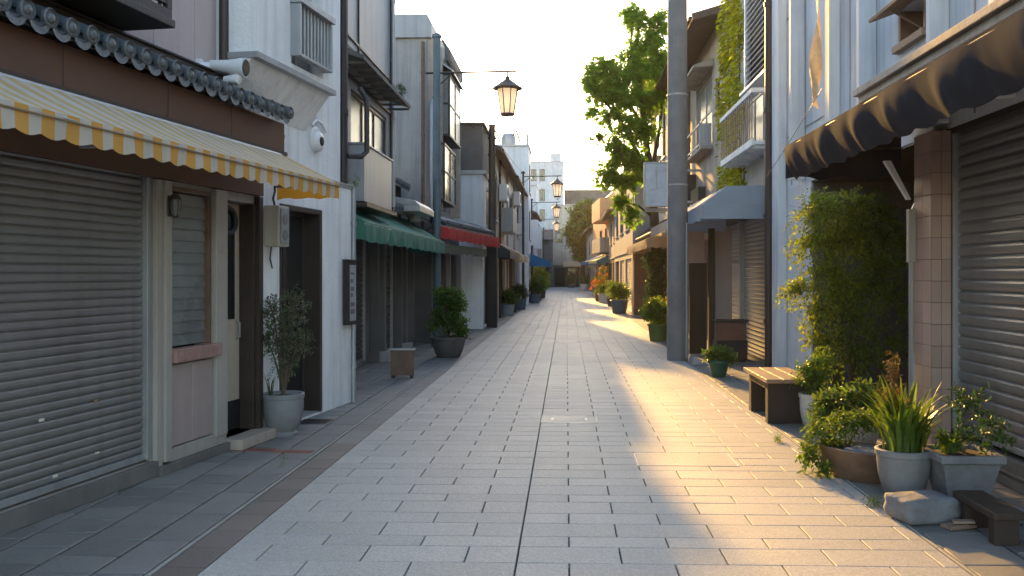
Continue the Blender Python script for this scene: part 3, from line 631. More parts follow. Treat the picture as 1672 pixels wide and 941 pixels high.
t=T('weed_tuft','small weed growing on the grey canopy edge above the green awning','weed',GU(14.35,.36,4.5)); P('leaves',l,'leaf_dark',t,norm=False)
l=MB(FL); crown(None,l,(5.9,.1,2.8),[(5.78,.06,2.84,.06,.05,.07,9)],.05,SLIM,7,.06)
t=T('weed_tuft','tiny green weed on the ledge at the white building corner','weed',FL(5.78,.06,2.775)); P('leaves',l,'leaf_mid',t,norm=False)
GA=FLs(-3.55)
awning('green_awning','faded dark green awning over the shuttered shop past the white building',GA,11.95,19.7,0,.84,2.84,2.34,.26,'cloth_green',wave=.02,wl=.28,step=.08,sag=.03)
# tiled roof and vent between
t=T('tile_roofed_annex','low annex with an old grey tiled roof between green awning and concrete building','annex',(-3.8,18.5,2.7))
H=FLs(-3.75)
m=MB(H); m.box(15.55,20.55,-4,-.1,2.76,3.75); P('wall',m,'wood_dark',t)
tile_eave(t,H,15.6,20.5,.62,2.86,-.12,3.26,.24,.07,discs=True)
tile_eave(t,H,15.6,20.5,.1,3.62,-.5,3.86,.24,.07,'upper_tile_roof',discs=True)
m=MB(H); m.box(16.9,18.7,.4,.95,2.83,2.95); m.prism([(.4,2.95),(.95,2.95),(.85,3.04),(.4,3.12)],'u',16.9,18.7); m.tube([(18.2,.6,2.7),(18.2,.6,3.0)],.12,12)
t=T('vent_hood','pale metal vent hood lying behind the far end of the green awning','vent hood',H(17.8,.7,2.75)); P('hood',m,'metal_grey',t,bev=.01)

# ================================================================== LEFT 4: CONCRETE BUILDING
t=T('concrete_building','tall grey concrete building with glazed bay windows beside the street lamp','building',(-3.3,23,0)); F=FLs(-3.3)
m=MB(F); m.wall(20.9,25.95,2.6,7.2,[(21.3,24.3,3.3,4.7,.1),(22.2,25.2,5.0,6.4,.1)],7,.1); P('upper_wall',m,'concrete',t)
m=MB(F); m.prism([(-7,7.2),(.12,7.2),(.12,7.55),(.02,7.75),(-7,7.75)],'u',20.82,26.0); P('parapet',m,'panel_grey',t,bev=.01)
m=MB(F); m.prism([(.02,7.3),(.2,7.2),(.26,7.28),(.26,7.5),(.02,7.85)],'u',23.2,26.05); P('roof_hood',m,'concrete_dark',t,bev=.02)
for q in ((20.92,21.15,.003,.2,2.7,7.2),(21.72,21.88,.003,.25,3.2,7.2),(24.9,25.1,.003,.3,3.2,7.2)): m=MB(F); m.box(*q); P('pier',m,'concrete_warm',t,bev=.01)
def baywin(u0,u1,z0,z1,d,pane):
    q=MB(F); q.box(u0,u1,.003,d,z0-.06,z0); q.box(u0,u1,.003,d,z1,z1+.06)
    for u in (u0,(u0+u1)/2-.025,u1-.05): q.box(u,u+.05,d-.05,d,z0,z1)
    for u in (u0,u1-.05): q.box(u,u+.05,.003,.05,z0,z1)
    q.box(u0+.05,u1-.05,d-.045,d-.005,(z0+z1)/2,(z0+z1)/2+.05); q.box(u0,u0+.04,.05,d-.05,(z0+z1)/2,(z0+z1)/2+.05)
    o=P('bay_window',q,'metal_dark',t,bev=.005)
    g=MB(F); g.box(u0+.05,u1-.05,d-.03,d-.022,z0,z1); g.box(u0+.015,u0+.023,.05,d-.05,z0,z1); g.box(u1-.023,u1-.015,.05,d-.05,z0,z1); P('pane',g,pane,o)
baywin(21.9,24.2,5.1,6.55,.42,'glass_pale'); baywin(21.4,23.6,3.45,4.75,.36,'glass_gold')
m=MB(F); m.prism([(.003,6.95),(.5,6.62),(.5,6.66),(.003,7.02)],'u',21.8,24.3); P('bay_roof',m,'metal_grey',t)
FD=FLs(-3.15)
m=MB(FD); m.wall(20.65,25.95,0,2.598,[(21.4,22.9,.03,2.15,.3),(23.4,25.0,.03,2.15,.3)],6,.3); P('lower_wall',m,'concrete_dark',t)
m=MB(FD); m.box(21.42,22.88,-.2,-.14,.05,2.13); m.box(21.44,21.5,-.135,-.11,.05,2.13); m.box(22.1,22.16,-.135,-.11,.05,2.13); P('door',m,'wood_red',t,bev=.004)
m=MB(FD); m.box(23.42,24.98,-.2,-.14,.05,2.13); P('door',m,'wood_dark',t,bev=.004)
for a,b in ((23.1,23.3),(25.3,25.6)): m=MB(FD); m.box(a,b,.003,.11,0,2.3); P('pilaster',m,'concrete',t,bev=.006)
pipe(t,F,[(20.86,.12,2.7),(20.86,.12,5.6),(20.95,.12,5.75),(21.6,.16,5.8)],.05,'metal_grey',clips=3)
pipe(t,F,[(20.82,-.08,2.7),(20.82,-.08,7.1)],.04,'pipe_rust',clips=3)
t=T('ridge_tile_eave','short row of dark roof tiles above the red awning','tiled eave',(-3.0,22,2.8)); tile_eave(t,Frot(-3.0,20.0,6.4),.2,5.9,.22,2.78,-.25,2.98,.24,.06)
t_=Frot(-3.05,20.0,6.4)
awning('red_awning','red awning with a gathered valance below the concrete building',t_,.0,6.0,.02,.42,2.72,2.68,.28,'cloth_red',wave=.02,wl=.22,step=.06,arms=True)
awning('olive_awning','low dull olive awning tucked under the red awning',Frot(-3.1,19.9,6.4),.1,4.6,.0,.38,2.36,2.3,.2,'cloth_olive',wave=.01)

# ================================================================== STREET LAMPS (arm lanterns)
def lamp(label,x,y,teal=False,h=6.35,arm=1.6,proto=None):
    t=T('street_lamp',label,'street lamp',(0,0,0),'arm lanterns along the left side')
    m=MB(); m.tube([(0,0,0),(0,0,.6),(0,0,h)],[.1,.095,.085] if teal else [.07,.065,.05],14); m.lathe([(.13,0),(.13,.05),(.1,.09)],(0,0,0),14)
    m.lathe([(.11,h-.03),(.11,h+.03),(.02,h+.09)],(0,0,0),14)
    for z in (2.2,4.2,5.6): m.tube([(0,0,z),(0,0,z+.05)],.1 if teal else .068,14)
    P('pole',m,'metal_teal' if teal else 'metal_dark',t,smooth=True)
    m=MB(); m.tube([(-.25 if teal else 0,0,6.17),(arm+.2,0,6.2)],.024,8); m.tube([(0,0,5.85),(.35,0,6.16)],.015,6); m.tube([(arm,0,6.19),(arm,0,6.06)],.02,8); P('arm',m,'metal_dark',t)
    l=MB(F_:=Floc(arm,0,5.2))
    l.lathe([(.34,.60),(.345,.615),(.24,.69),(.09,.80),(.05,.83),(.05,.87),(.02,.885)],(0,0,0),16); l.lathe([(.16,.0),(.165,.03),(.15,.05)],(0,0,0),8)
    l.lathe([(.24,.585),(.25,.6),(.24,.612)],(0,0,0),16)
    for k in range(8): a=k*math.pi/4+.39; l.tube([(math.cos(a)*.155,math.sin(a)*.155,.03),(math.cos(a)*.245,math.sin(a)*.245,.6)],.012,5)
    for a in (0,1.57,3.14,4.71): l.tube([(math.cos(a)*.15,math.sin(a)*.15,.02),(math.cos(a)*.1,math.sin(a)*.1,-.07),(0,0,-.11)],.008,5)
    l.lathe([(.0,-.15),(.022,-.13),(.01,-.1)],(0,0,0),8)
    o=P('lantern',l,'metal_dark',t)
    g=MB(F_); g.lathe([(.145,.04),(.235,.595)],(0,0,0),8,rot=.39); P('glass',g,'glass_lamp',o,norm=True)
    t.location=(x,y,0); return t
lamp('nearest arm lantern, on a teal pole by the concrete building',-2.93,20.0,True,7.0)
l2=lamp('dark arm lantern by the white block, second nearest in the row',-2.03,41.6)
copy_tree(l2,(-2.23,57,0),'third arm lantern, seen just below the second one')
copy_tree(l2,(-2.45,75,0),'fourth arm lantern, small and far off in front of the grey houses')
copy_tree(l2,(-2.4,93,0),'last and smallest arm lantern near the end of the street')
t=T('utility_pole','dark utility pole with a black base sleeve beside the red awning','utility pole',(-2.26,26.9,0))
m=MB(); m.tube([(-2.26,26.9,0),(-2.26,26.9,6.1)],[.14,.1],14); m.lathe([(.12,6.1),(.12,6.14),(.02,6.18)],(-2.26,26.9,0),14)
for z in (4.4,5.2,5.7): m.tube([(-2.26,26.9,z),(-2.26,26.9,z+.06)],.13,14)
P('pole',m,'metal_brown',t,smooth=True)
m=MB(); m.box(-2.42,-2.1,26.75,27.05,0,2.45); P('base_sleeve',m,'wood_black',t,bev=.02)

# ================================================================== LEFT: FAR HOUSES
def house(name,label,cat,F,u0,u1,h,wallm,lower=None,hl=2.55,wins=(),shops=(),roof='flat',depth=6,eave=.5,up=None,roofm='roof_brown'):
    t=T(name,label,cat,F((u0+u1)/2,0,0))
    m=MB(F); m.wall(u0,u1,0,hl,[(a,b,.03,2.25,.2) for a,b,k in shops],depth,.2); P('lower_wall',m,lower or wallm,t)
    for a,b,k in shops:
        if k=='shutter': shutter(t,F,a+.03,b-.03,.09,2.25,'shutter_dark',-.08,.09)
        elif k=='bright': shutter(t,F,a+.03,b-.03,.09,2.25,'shutter_bright',-.06,.09)
        elif k=='glass': window(t,F,a+.02,b-.02,.04,2.24,'metal_dark','glass_dark',-.1,.06,1)
        else:
            d=MB(F); d.box(a+.01,b-.01,-.16,-.1,.04,2.24); n=max(2,int((b-a)/.5))
            for i in range(n+1): u=a+.02+(b-a-.08)*i/n; d.box(u,u+.04,-.099,-.075,.04,2.24)
            P('door',d,k,t)
    m=MB(F); m.wall(u0,u1,hl+.002,h,[(w[0],w[1],w[2],w[3],.12) for w in wins],depth,.12); P('upper_wall',m,wallm,t)
    for w in wins: window(t,F,w[0]+.01,w[1]-.01,w[2]+.01,w[3]-.01,w[4] if len(w)>4 else 'metal_dark',w[5] if len(w)>5 else 'glass_dark',-.03,.05,1,'metal_grey')
    m=MB(F); m.box(u0,u1,.003,.05,hl-.06,hl+.06); P('string_course',m,'concrete',t,bev=.006)
    if roof=='flat': flat_roof(t,F,u0,u1,h,depth)
    else: slope_roof(t,F,u0-.15,u1+.15,eave,h-.15,-2.6,h+1.1,roofm); slope_roof(t,F,u0-.15,u1+.15,-5.4,h-.15,-2.65,h+1.1,roofm)
    if roof!='flat':
        m=MB(F); m.prism([(0,h),(-2.6,h+1.0),(-5.2,h)],'u',u0+.02,u0+.12); m.prism([(0,h),(-2.6,h+1.0),(-5.2,h)],'u',u1-.12,u1-.02); P('gable',m,wallm,t)
    return t
F5=FLs(-2.46)
t=house('shop_house','brown clad house over a pale lower gable behind the dark utility pole','house',F5,26.05,29.4,4.55,'panel_blue','plaster_white',shops=[(26.6,29.1,'wood_dark')],wins=[(27.2,28.8,3.1,4.3)])
m=MB(F5); m.box(26.06,29.38,-5.9,-.02,4.68,6.0); P('brown_cladding',m,'concrete_dark',t); m=MB(F5); m.box(25.98,29.45,-6,.08,4.6,4.66); P('flashing',m,'metal_grey',t,bev=.005)
m=MB(F5); m.box(26.0,29.45,-6,.06,6.0,6.08); P('coping',m,'metal_brown',t)
F6=FLs(-2.5)
t=house('shop_house','cream two storey house with a shallow tiled roof, left side beyond the utility pole','house',F6,29.42,36.9,5.9,'plaster_cream',wins=[(30.2,32.0,3.5,5.1),(33.4,35.6,3.5,5.1)],shops=[(30,32.2,'wood_dark'),(32.8,36,'glass')],roof='gable',eave=.34)
m=MB(F6); m.box(33.2,35.8,.003,.5,3.2,3.28); m.box(33.2,35.8,.46,.5,3.28,4.1); m.box(33.2,33.24,.05,.46,3.28,4.1); P('balcony',m,'panel_grey',t,bev=.006)
pipe(t,F6,[(32.6,.06,0),(32.6,.06,6.0)],.045,'metal_brown',clips=4)
ac_unit('white air conditioner on the cream house wall',F6,32.7,.04,4.3)
F6b=FLs(-2.42)
t=house('shop_house','grey panelled house with an overhanging brown eave before the white gable','house',F6b,36.92,45.9,5.85,'panel_grey',wins=[(37.6,39.6,3.4,5.0),(40.6,42.0,3.4,5.0),(43,45,3.4,5.0)],shops=[(37.4,40.4,'wood_red'),(41,44.6,'shutter')],roof='gable',eave=.34)
ac_unit('white air conditioner on the grey panelled house below the eave',F6b,40.1,.04,4.7); ac_unit('smaller white air conditioner near the white gable',F6b,42.5,.04,3.5,.7,.5)
pipe(t,F6b,[(40.3,.06,0),(40.3,.06,5.9)],.045,'plastic_grey',clips=4)
awning('black_awning','short black awning on the cream house beyond the utility pole',F6,29.6,33.4,.02,.62,2.75,2.4,.26,'cloth_black')
awning('tan_awning','weathered tan and white awning past the short black one on the left',F6,33.6,41.0,.02,.72,2.75,2.38,.26,['cloth_tan','cloth_white'],stripes=1.9)
F7=FLs(-1.97)
t=house('white_block','plain white rendered block whose tall side wall rises beyond the tiled houses','building',F7,46,49.0,8.2,'panel_blue','plaster_white',wins=[(46.6,48.4,3.4,5.0),(46.6,48.4,5.9,7.4)],shops=[(46.5,48.6,'glass')])
r=T('roof_railing','thin metal railing and mast on the white block roof','railing',(-2.3,46.5,8.3))
m=MB()
for i in range(7): m.tube([(-2.1,46.2+i*.45,8.3),(-2.1,46.2+i*.45,9.2)],.02,5); m.tube([(-2.1-i*.6,46.15,8.3),(-2.1-i*.6,46.15,9.2)],.02,5)
m.tube([(-2.1,46.2,9.2),(-2.1,48.9,9.2)],.02,5); m.tube([(-2.1,46.15,9.2),(-5.7,46.15,9.2)],.02,5); m.tube([(-2.2,46.3,8.3),(-2.2,46.3,11)],.025,5)
P('rails',m,'metal_grey',r)
for i,(x,w) in enumerate(((-3.1,.9),(-4.3,1.1))):
    r=T('roof_tank',('rounded' if i==0 else 'larger')+' water tank on the white block roof behind the railing','water tank',(x,47.5,8.3)); m=MB(Floc(x,47.5,8.3)); m.lathe([(w*.42,0),(w*.45,.1),(w*.45,.6),(w*.36,.78),(.1,.84)],(0,0,0),14); P('tank',m,'metal_grey',r,smooth=True)
    m=MB(Floc(x,47.5,8.3)); m.tube([(w*.3,-.3,.7),(w*.5,-.5,.9),(w*.7,-.5,.3)],.05,8); P('pipe',m,'metal_brown',r)
awning('blue_awning','bright blue awning on the left past the white block',F7,47.2,51.5,.02,1.1,2.7,2.25,.22,'cloth_blue')
F8=FLs(-2.5)
house('shop_house','dark weathered house behind the bright blue awning','house',F8,49.05,60,6.2,'concrete','concrete_dark',wins=[(50,52,3.4,5.0),(53.5,55.5,3.4,5.0),(57,59,3.4,5.0)],shops=[(50,53,'wood_dark'),(54,58,'shutter')])
house('narrow_house','narrow tall house with a pale front far along the left side','house',F8,60.05,62.3,8.2,'panel_grey',wins=[(60.4,61.8,3.3,4.9),(60.4,61.8,5.6,7.2)],shops=[(60.4,62,'glass')])
house('shop_house','long low grey house far along the left side','house',FLs(-2.6),62.35,71,6.0,'concrete','concrete_dark',wins=[(63,65,3.3,4.8),(66.5,68.5,3.3,4.8)],shops=[(63,66,'shutter'),(67,70,'wood_dark')],roof='gable')
house('narrow_house','second narrow tall house further up on the left','house',FLs(-2.4),71.05,74,8.6,'panel_blue',wins=[(71.6,73.4,3.3,4.9),(71.6,73.4,5.8,7.4)],shops=[(71.5,73.5,'glass')])
house('shop_house','farthest left row house near the end of the street','house',FLs(-2.7),74.05,99,6.3,'concrete_warm','concrete_dark',wins=[(76+4*i,78+4*i,3.3,4.9) for i in range(5)],shops=[(76,80,'shutter'),(82,86,'wood_dark'),(88,92,'glass')])
for i,(y,z,w) in enumerate(((51,4.2,.8),(56,3.4,.7),(66,3.5,.8))): ac_unit(('air conditioner above the bright blue awning','air conditioner on the dark weathered house','far small air conditioner on the long low grey house')[i],F8,y,.03,z,w)
# signs hung on far left fronts
for i,(y,x,z,hh,lab) in enumerate(((52.8,-2.0,3.3,1.5,'slim upright signboard hung above the bright blue awning'),(64,-2.1,3.4,1.6,'slim pale upright signboard on a far left house'))):
    t=T('projecting_sign',lab,'sign',(x,y,z)); m=MB(); m.box(x-.3,x+.3,y-.08,y+.08,z,z+hh); P('case',m,'plastic_white',t,bev=.02); m=MB(); m.tube([(x-.3,y,z+hh*.8),(x-.6,y,z+hh*.8)],.03,6); m.tube([(x-.3,y,z+hh*.2),(x-.6,y,z+hh*.2)],.03,6); m.box(x-.32,x-.305,y-.09,y+.09,z-.01,z+hh+.01); P('bracket',m,'metal_dark',t)

for lab,a,c in (('thin cable from the dark utility pole to the white block',(-2.26,26.9,5.95),(-2.0,46.0,6.7)),('lower thin cable from the dark utility pole to the cream house',(-2.26,26.9,5.3),(-2.45,33,4.9)),('thin cable from the concrete building to the dark utility pole',(-3.0,25.5,6.2),(-2.26,26.9,5.9))):
    mid=(Vector(a)+Vector(c))/2-Vector((0,0,.35)); t=T('cable',lab,'cable',a); m=MB(); m.tube(bez(a,mid,c,10),.012,5); P('wire',m,'rubber_black',t)
# ================================================================== CLOSING VIEW
def FC(Y): return lambda u,v,z:(u,Y-v,z)
def closing(name,label,F,u0,u1,h,wm,lower,wins,shops,roof='flat',cat='building'): return house(name,label,cat,F,u0,u1,h,wm,lower,2.6,wins,shops,roof,8)
house('apartment_tower','tall pale apartment tower closing the view with a small rooftop box','apartment block',FC(115),-8,-.42,16,'panel_blue',None,2.6,[(-4.6+1.1*(i%2),-3.9+1.1*(i%2),3.2+2.6*(i//2),4.7+2.6*(i//2)) for i in range(10)],[],'flat',10)
m=MB(); m.box(-2.1,-.7,116,119,16.1,17.3); t=bpy.data.objects['apartment_tower']; P('roof_box',m,'panel_blue',t); m=MB(); m.tube([(-1.4,117,17.3),(-1.4,117,19)],.04,5); P('mast',m,'metal_grey',t)
house('flat_block','flat grey block seen above the far tree crown','building',FC(118),-.3,9,12.6,'concrete_dark',None,2.6,[(1+1.8*i,2+1.8*i,9,10.6) for i in range(4)],[],'flat',10)
t=closing('end_house','pale house with a jutting tan balcony facing down the street at its end',FC(104),-1.6,1.4,9.6,'plaster_cream','concrete_dark',[(-.1,.9,5.0,7.0),(-1.3,-.4,5.2,6.8)],[(-1.4,-.2,'wood_dark'),(.1,1.2,'glass')])
m=MB(FC(104)); m.box(-.3,1.38,.003,.8,2.9,4.1); P('balcony',m,'concrete_warm',t,bev=.01)
closing('end_house','dark low house at the left end of the street',FC(101.5),-7.5,-1.7,5.6,'concrete_dark','concrete_dark',[(-4.5,-3,3.2,4.6)],[(-3.2,-2,'wood_dark')],'gable')
closing('end_house','low grey house with shuttered front behind the far tree trunk',FC(103),1.45,7.5,5.8,'concrete','concrete_dark',[(2,3.4,3.3,4.8),(4,5.4,3.3,4.8)],[(1.7,3.4,'shutter'),(3.8,5.4,'wood_dark')],'gable')
awning('end_awning','dull awning on the houses at the very end of the street',FC(101.4),-3.4,-1.8,.02,.9,3.0,2.5,.2,'cloth_teal')
awning('end_awning','brown awning under the far tan balcony',FC(103.9),-.4,3.2,.85,1.6,3.0,2.55,.2,'cloth_tan')

# ================================================================== RIGHT 1: DARK SHUTTER SHOP
F=FRs(3.45)
t=R1=T('panelled_building','pale blue panelled building with the big roller shutter and a planted recess','building',(3.45,9,0))
m=MB(F); m.wall(2,8.5,0,2.95,[(2.4,8.08,.22,2.9,.12)],6); P('lower_wall',m,'wood_black',t)  # black colour stands in for the shade under the navy awning
m=MB(F); m.wall(12.65,14.45,0,2.95,[],6); P('lower_wall',m,'panel_blue',t)
m=MB(F); m.box(8.502,12.648,-1.7,-1.5,0,2.95); P('recess_wall',m,'wood_dark',t)  # dark colour stands in for shade inside the recess
m=MB(F); m.box(8.503,12.64,-1.698,-.003,2.925,2.948); P('recess_shade_soffit',m,'wood_black',t)  # dark sheet added over the pale ceiling to stand in for shade
m=MB(F); m.box(8.503,8.53,-1.49,-.003,0,2.92); P('recess_side',m,'wood_dark',t)
m=MB(F); m.box(12.60,12.645,-1.498,-.02,0,2.95); m.box(12.57,12.6,-.6,-.55,0,2.9); m.box(12.57,12.6,-1.0,-.95,0,2.9); P('recess_wall',m,'concrete_dark',t)
for u in (11.2,11.9): m=MB(F); m.box(u,u+.35,-1.497,-1.40,0,2.3); P('recess_panel',m,'concrete_dark',t,bev=.006)
m=MB(F); m.wall(2,14.45,2.952,8.6,[(8.6,9.3,4.0,4.34,.35),(11.42,11.72,2.96,8.5,.5)],6); P('upper_wall',m,'panel_blue',t)
m=MB(F)
for u in (6.0,7.6,10.2,10.9,12.9,13.7): m.box(u,u+.015,.001,.012,3.0,8.5)
for z in (3.75,5.6): m.box(11.73,14.43,.001,.012,z,z+.015)
P('panel_joint',m,'plastic_grey',t)
for a,b,c in ((11.74,11.9,.04),(12.95,13.05,.21),(11.3,11.4,.14),(9.98,10.08,.2),(8.1,8.2,.18),(6.9,7.0,.18)): m=MB(F); m.box(a,b,.003,c,3.0,8.6); P('pilaster',m,'panel_blue',t,bev=.012)  # some ribs added, depth and spacing chosen to shade the wall from low sun
m=MB(F); m.box(14.0,14.44,.003,.14,0,8.6); P('corner_pilaster',m,'panel_blue',t,bev=.012)
pipe(t,F,[(14.56,.16,0),(14.56,.16,8.6)],.065,'metal_brown',clips=5)
shutter(t,F,2.5,8.06,.3,2.9,'shutter',-.05,.1)
m=MB(F); m.box(2,8.1,-.02,.06,0,.22); m.box(2,8.1,.061,.075,.1,.125); P('plinth',m,'concrete_dark',t,bev=.008)
m=MB(F); m.box(2,9.95,.003,.22,3.52,3.6); m.box(2,9.98,.003,.27,3.603,3.68); P('ledge',m,'concrete_warm',t,bev=.01)
m=MB(F); m.box(2,9.9,.003,.14,3.36,3.518); P('ledge_fascia',m,'plaster_cream',t,bev=.006)
# small window with propped wooden flap
m=MB(F); m.box(8.6,9.3,-.345,-.3,4.0,4.34); o=P('window',m,'wood_red',t); m=MB(F); m.box(8.57,9.35,-.3,.07,3.92,3.996); m.box(8.6,8.66,-.3,.02,4.0,4.34); m.box(9.24,9.3,-.3,.02,4.0,4.34); P('sill',m,'wood_weather',o,bev=.006)
m=MB(F); m.prism([(.0,4.36),(.3,4.25),(.31,4.28),(.01,4.40)],'u',8.56,9.36); m.tube([(9.0,-.25,4.02),(9.0,.2,4.28)],.014,6); m.tube([(8.75,-.25,4.1),(9.15,-.1,4.05)],.03,6); P('flap',m,'wood_weather',o,bev=.004)
# pillar, real tiles over a core
m=MB(F); m.box(8.09,8.49,-.0,.165,0,2.93); m2=MB(F)
o=P('tiled_pillar',m,'grout',t)
for i in range(15):
    z=.02+i*.195; 
    for a,b in ((8.10,8.29),(8.295,8.485)): m2.box(a,b,.164,.172,z,min(2.93,z+.19))
    for a,b in ((.0,.082),(.087,.168)): m2.box(8.082,8.091,a,b,z,min(2.93,z+.19))
P('tiles',m2,'tile_wall',o,bev=.0025,seg=1)
pipe(t,F,[(8.62,.12,0),(8.62,.12,2.2),(8.60,.10,2.28),(8.52,.0,2.3)],.05,'metal_grey',clips=2)
m=MB(F); m.box(8.43,8.5,.174,.24,1.75,2.25); m.tube([(8.46,.2,1.75),(8.46,.2,.9)],.018,6); P('switch_box',m,'frame_cream',t,bev=.006)
m=MB(F); m.prism([(.17,2.35),(.2,2.35),(.42,2.72),(.36,2.72)],'u',8.56,8.62); P('awning_bracket',m,'plastic_white',t)
awning('navy_awning','large dark navy awning with billowing scalloped valance over the right hand shutter',F,1.6,9.0,.1,1.25,3.36,2.92,.34,'cloth_navy',scal=.022,pitch=.36,wave=.011,wl=.5,step=.035,sag=.03,big=.026,tilt=.34,fr='metal_dark')
c=MB(F)
c.grid(lambda a,b:(11.5+.06*math.sin(b*9)+(a-.5)*.34*(1-.75*max(0,b-.75)/.25), .24+.05*math.sin(b*13+a*4), 6.6-2.75*b-.1*a*b),4,24)
t=T('torn_cloth','torn sunlit cloth hanging in the slit of the pale panelled wall','cloth',F(11.55,.1,6.6)); P('cloth',c,'cloth_gold',t,smooth='all',norm=False)
m=MB(F); m.tube([(11.56,-.02,3.0),(11.56,-.02,8.5)],.03,8); P('rod',m,'metal_dark',t)
m=MB(F); m.tube(bez((11.4,.2,4.0),(12.8,.3,3.45),(14.6,.2,3.2),10),.005,5); t=T('cable','thin black cable slung across the pale panelled wall','cable',F(12.8,.25,3.5)); P('wire',m,'rubber_black',t)
m=MB(F); m.box(13.55,13.75,.004,.02,2.0,2.35); t=T('notice','small faded paper notice on the pale wall behind the shrub','notice',F(13.6,.01,2.2)); P('sheet',m,'paper',t)
m=MB(F); disc(m,F,13.25,.003,3.2,[(.06,0),(.05,.04),(.02,.06)],10); m.tube([(13.25,.05,3.2),(13.25,.08,3.1),(13.25,.02,3.02)],.015,6); t=T('wall_fitting','small metal fitting on the pale wall above the shrub','fitting',F(13.25,.02,3.2)); P('body',m,'metal_dark',t)

# ================================================================== RIGHT 2: SLATE AWNING SHOP
F=FRs(3.62)
t=T('balcony_building','building with slate awning, louvred screen, slatted balcony and ivy strip','building',(3.62,17.5,0))
m=MB(F); m.wall(14.5,20.35,0,2.9,[(15.05,18.4,.04,2.72,.15),(18.6,20.2,.04,2.72,.15)],6); P('lower_wall',m,'concrete_dark',t)
shutter(t,F,15.1,18.38,.1,2.72,'shutter_bright',-.04,.085); shutter(t,F,18.65,20.15,.1,2.72,'shutter_bright',-.04,.085)
m=MB(F); m.box(14.64,15.0,.003,.12,0,2.9); P('pilaster',m,'metal_brown',t,bev=.008); m=MB(F); m.box(18.43,18.57,.003,.05,0,2.72); P('pilaster',m,'metal_grey',t,bev=.005)
m=MB(F); m.wall(14.5,20.35,2.902,8.4,[],6); P('upper_wall',m,'panel_blue',t)
flat_roof(t,F,14.5,20.35,8.4)
m=MB(F); m.box(14.5,17.6,.003,.06,2.95,3.75); P('fascia_panel',m,'concrete',t,bev=.008)
m=MB(F); m.box(15.5,15.58,.003,.14,5.2,8.3); m.box(17.45,17.53,.003,.14,5.2,8.3);  m.prism([(.003,5.05),(.22,5.12),(.22,5.17),(.003,5.2)],'u',15.4,17.6)
o=P('louvre_screen',m,'plastic_white',t,bev=.005); m=MB(F); m.box(15.58,17.45,.003,.03,5.2,8.3); P('backing',m,'concrete_dark',o); m=MB(F)
for i in range(28): z=5.23+i*.11; m.prism([(.045,z+.075),(.055,z+.08),(.135,z+.012),(.125,z)],'u',15.58,17.45)
P('louvre_slats',m,'plastic_white',o)
m=MB(F); m.box(15.2,18.3,.003,.42,3.84,3.9); m.box(15.2,18.3,.42,.47,3.82,3.94); m.box(15.18,18.32,.4,.48,4.72,4.8); m.box(15.18,15.26,.003,.4,4.72,4.8)
for i in range(8): m.box(15.3+i*.4,15.36+i*.4,.01,.42,3.78,3.84)
o=P('balcony',m,'plaster_white',t,bev=.005); m=MB(F)
for i in range(17): u=15.3+i*.185; m.box(u,u+.028,.44,.454,3.94,4.72)
m.box(15.2,15.24,.02,.1,3.9,4.72); P('railing_slat',m,'wood_weather',o)
window(o,F,15.6,17.9,3.92,5.0,'plastic_grey','glass_pale',.03,.05,2)
awning('slate_awning','slate blue awning with boxed end over the sunlit roller shutters',F,14.9,20.3,.02,1.34,3.12,2.8,.25,'cloth_slate',wave=.015,wl=.3,step=.08,pr=[(.02,3.12),(.95,3.1),(1.34,2.8)],sag=.004,endw=.02)
s,l=MB(F),MB(F)
def ivy(l,F,u0,u1,z0,z1,v,n,size,tm=OVAL,dv=.12):
    PP=[];DD=[]
    for _ in range(n):
        u,z=U(u0,u1),U(z0,z1); k=.5+.5*math.sin(u*5+z*3)*math.sin(z*2.3+1); 
        if random.random()>.35+.65*k or (abs(u-(u0+u1)/2)>(u1-u0)*.5*(.72+.28*math.sin(z*4))): continue
        PP.append((u,v+U(.0,dv)*(.4+k),z)); DD.append((U(-.6,.6),U(.2,.9),-U(.1,1)))
    leafcloud(l,PP,DD,[size*U(.6,1.3) for _ in PP],tm)
l=MB(F); ivy(l,F,17.65,20.3,3.0,8.3,.0,9000,.11,OVAL,.25)
t=T('ivy','sunlit yellow green ivy climbing the wall between louvred screen and concrete house','ivy',F(19,.05,3)); P('leaves',l,'leaf_ivy',t,norm=False)
s=MB(F)
for u in (18.1,18.7,19.3,19.9): s.tube([(u+.1*math.sin(z*2+u),.01,3+z*.53) for z in range(11)],.02,5)
P('stems',s,'twig',t)

# concrete house
F=FRs(3.62)
t=T('concrete_house','old sunlit concrete house with a tall window under a deep eave behind the pole','house',(3.62,24,0))
m=MB(F); m.wall(20.4,28.0,0,2.9,[(21,23.4,.04,2.5,.2),(24,27.2,.04,2.5,.2)],6); P('lower_wall',m,'tile_wall',t)
m=MB(F); m.wall(20.4,28.0,2.902,7.7,[(22.2,24.9,4.9,6.7,.25),(21.1,21.7,5.5,6.3,.2),(26,27.4,4.2,5.6,.2)],6); P('upper_wall',m,'concrete_warm',t)
window(t,F,22.22,24.88,4.92,6.68,'plastic_grey','glass_pale',-.05,.08,1,None,1); window(t,F,21.11,21.69,5.51,6.29,'metal_dark','glass_dark',-.05,.05,0,'concrete_warm'); window(t,F,26.01,27.39,4.21,5.59,'metal_dark','glass_dark',-.05)
m=MB(F); m.prism([(.003,6.75),(.5,6.72),(.5,6.78),(.003,6.95)],'u',22.0,25.0); P('window_hood',m,'concrete_warm',t,bev=.01); m=MB(F); m.box(22.05,25.0,.003,.3,4.72,4.8); P('window_ledge',m,'concrete_warm',t,bev=.01)
m=MB(F); m.box(22.3,24.8,.28,.31,5.35,5.39); m.box(22.3,24.8,.28,.31,4.85,4.89); m.box(22.3,22.34,.0,.3,4.8,5.39); P('window_rail',m,'metal_grey',t)
slope_roof(t,F,20.3,28.2,.75,7.5,-3,8.6,'roof_brown',.14)
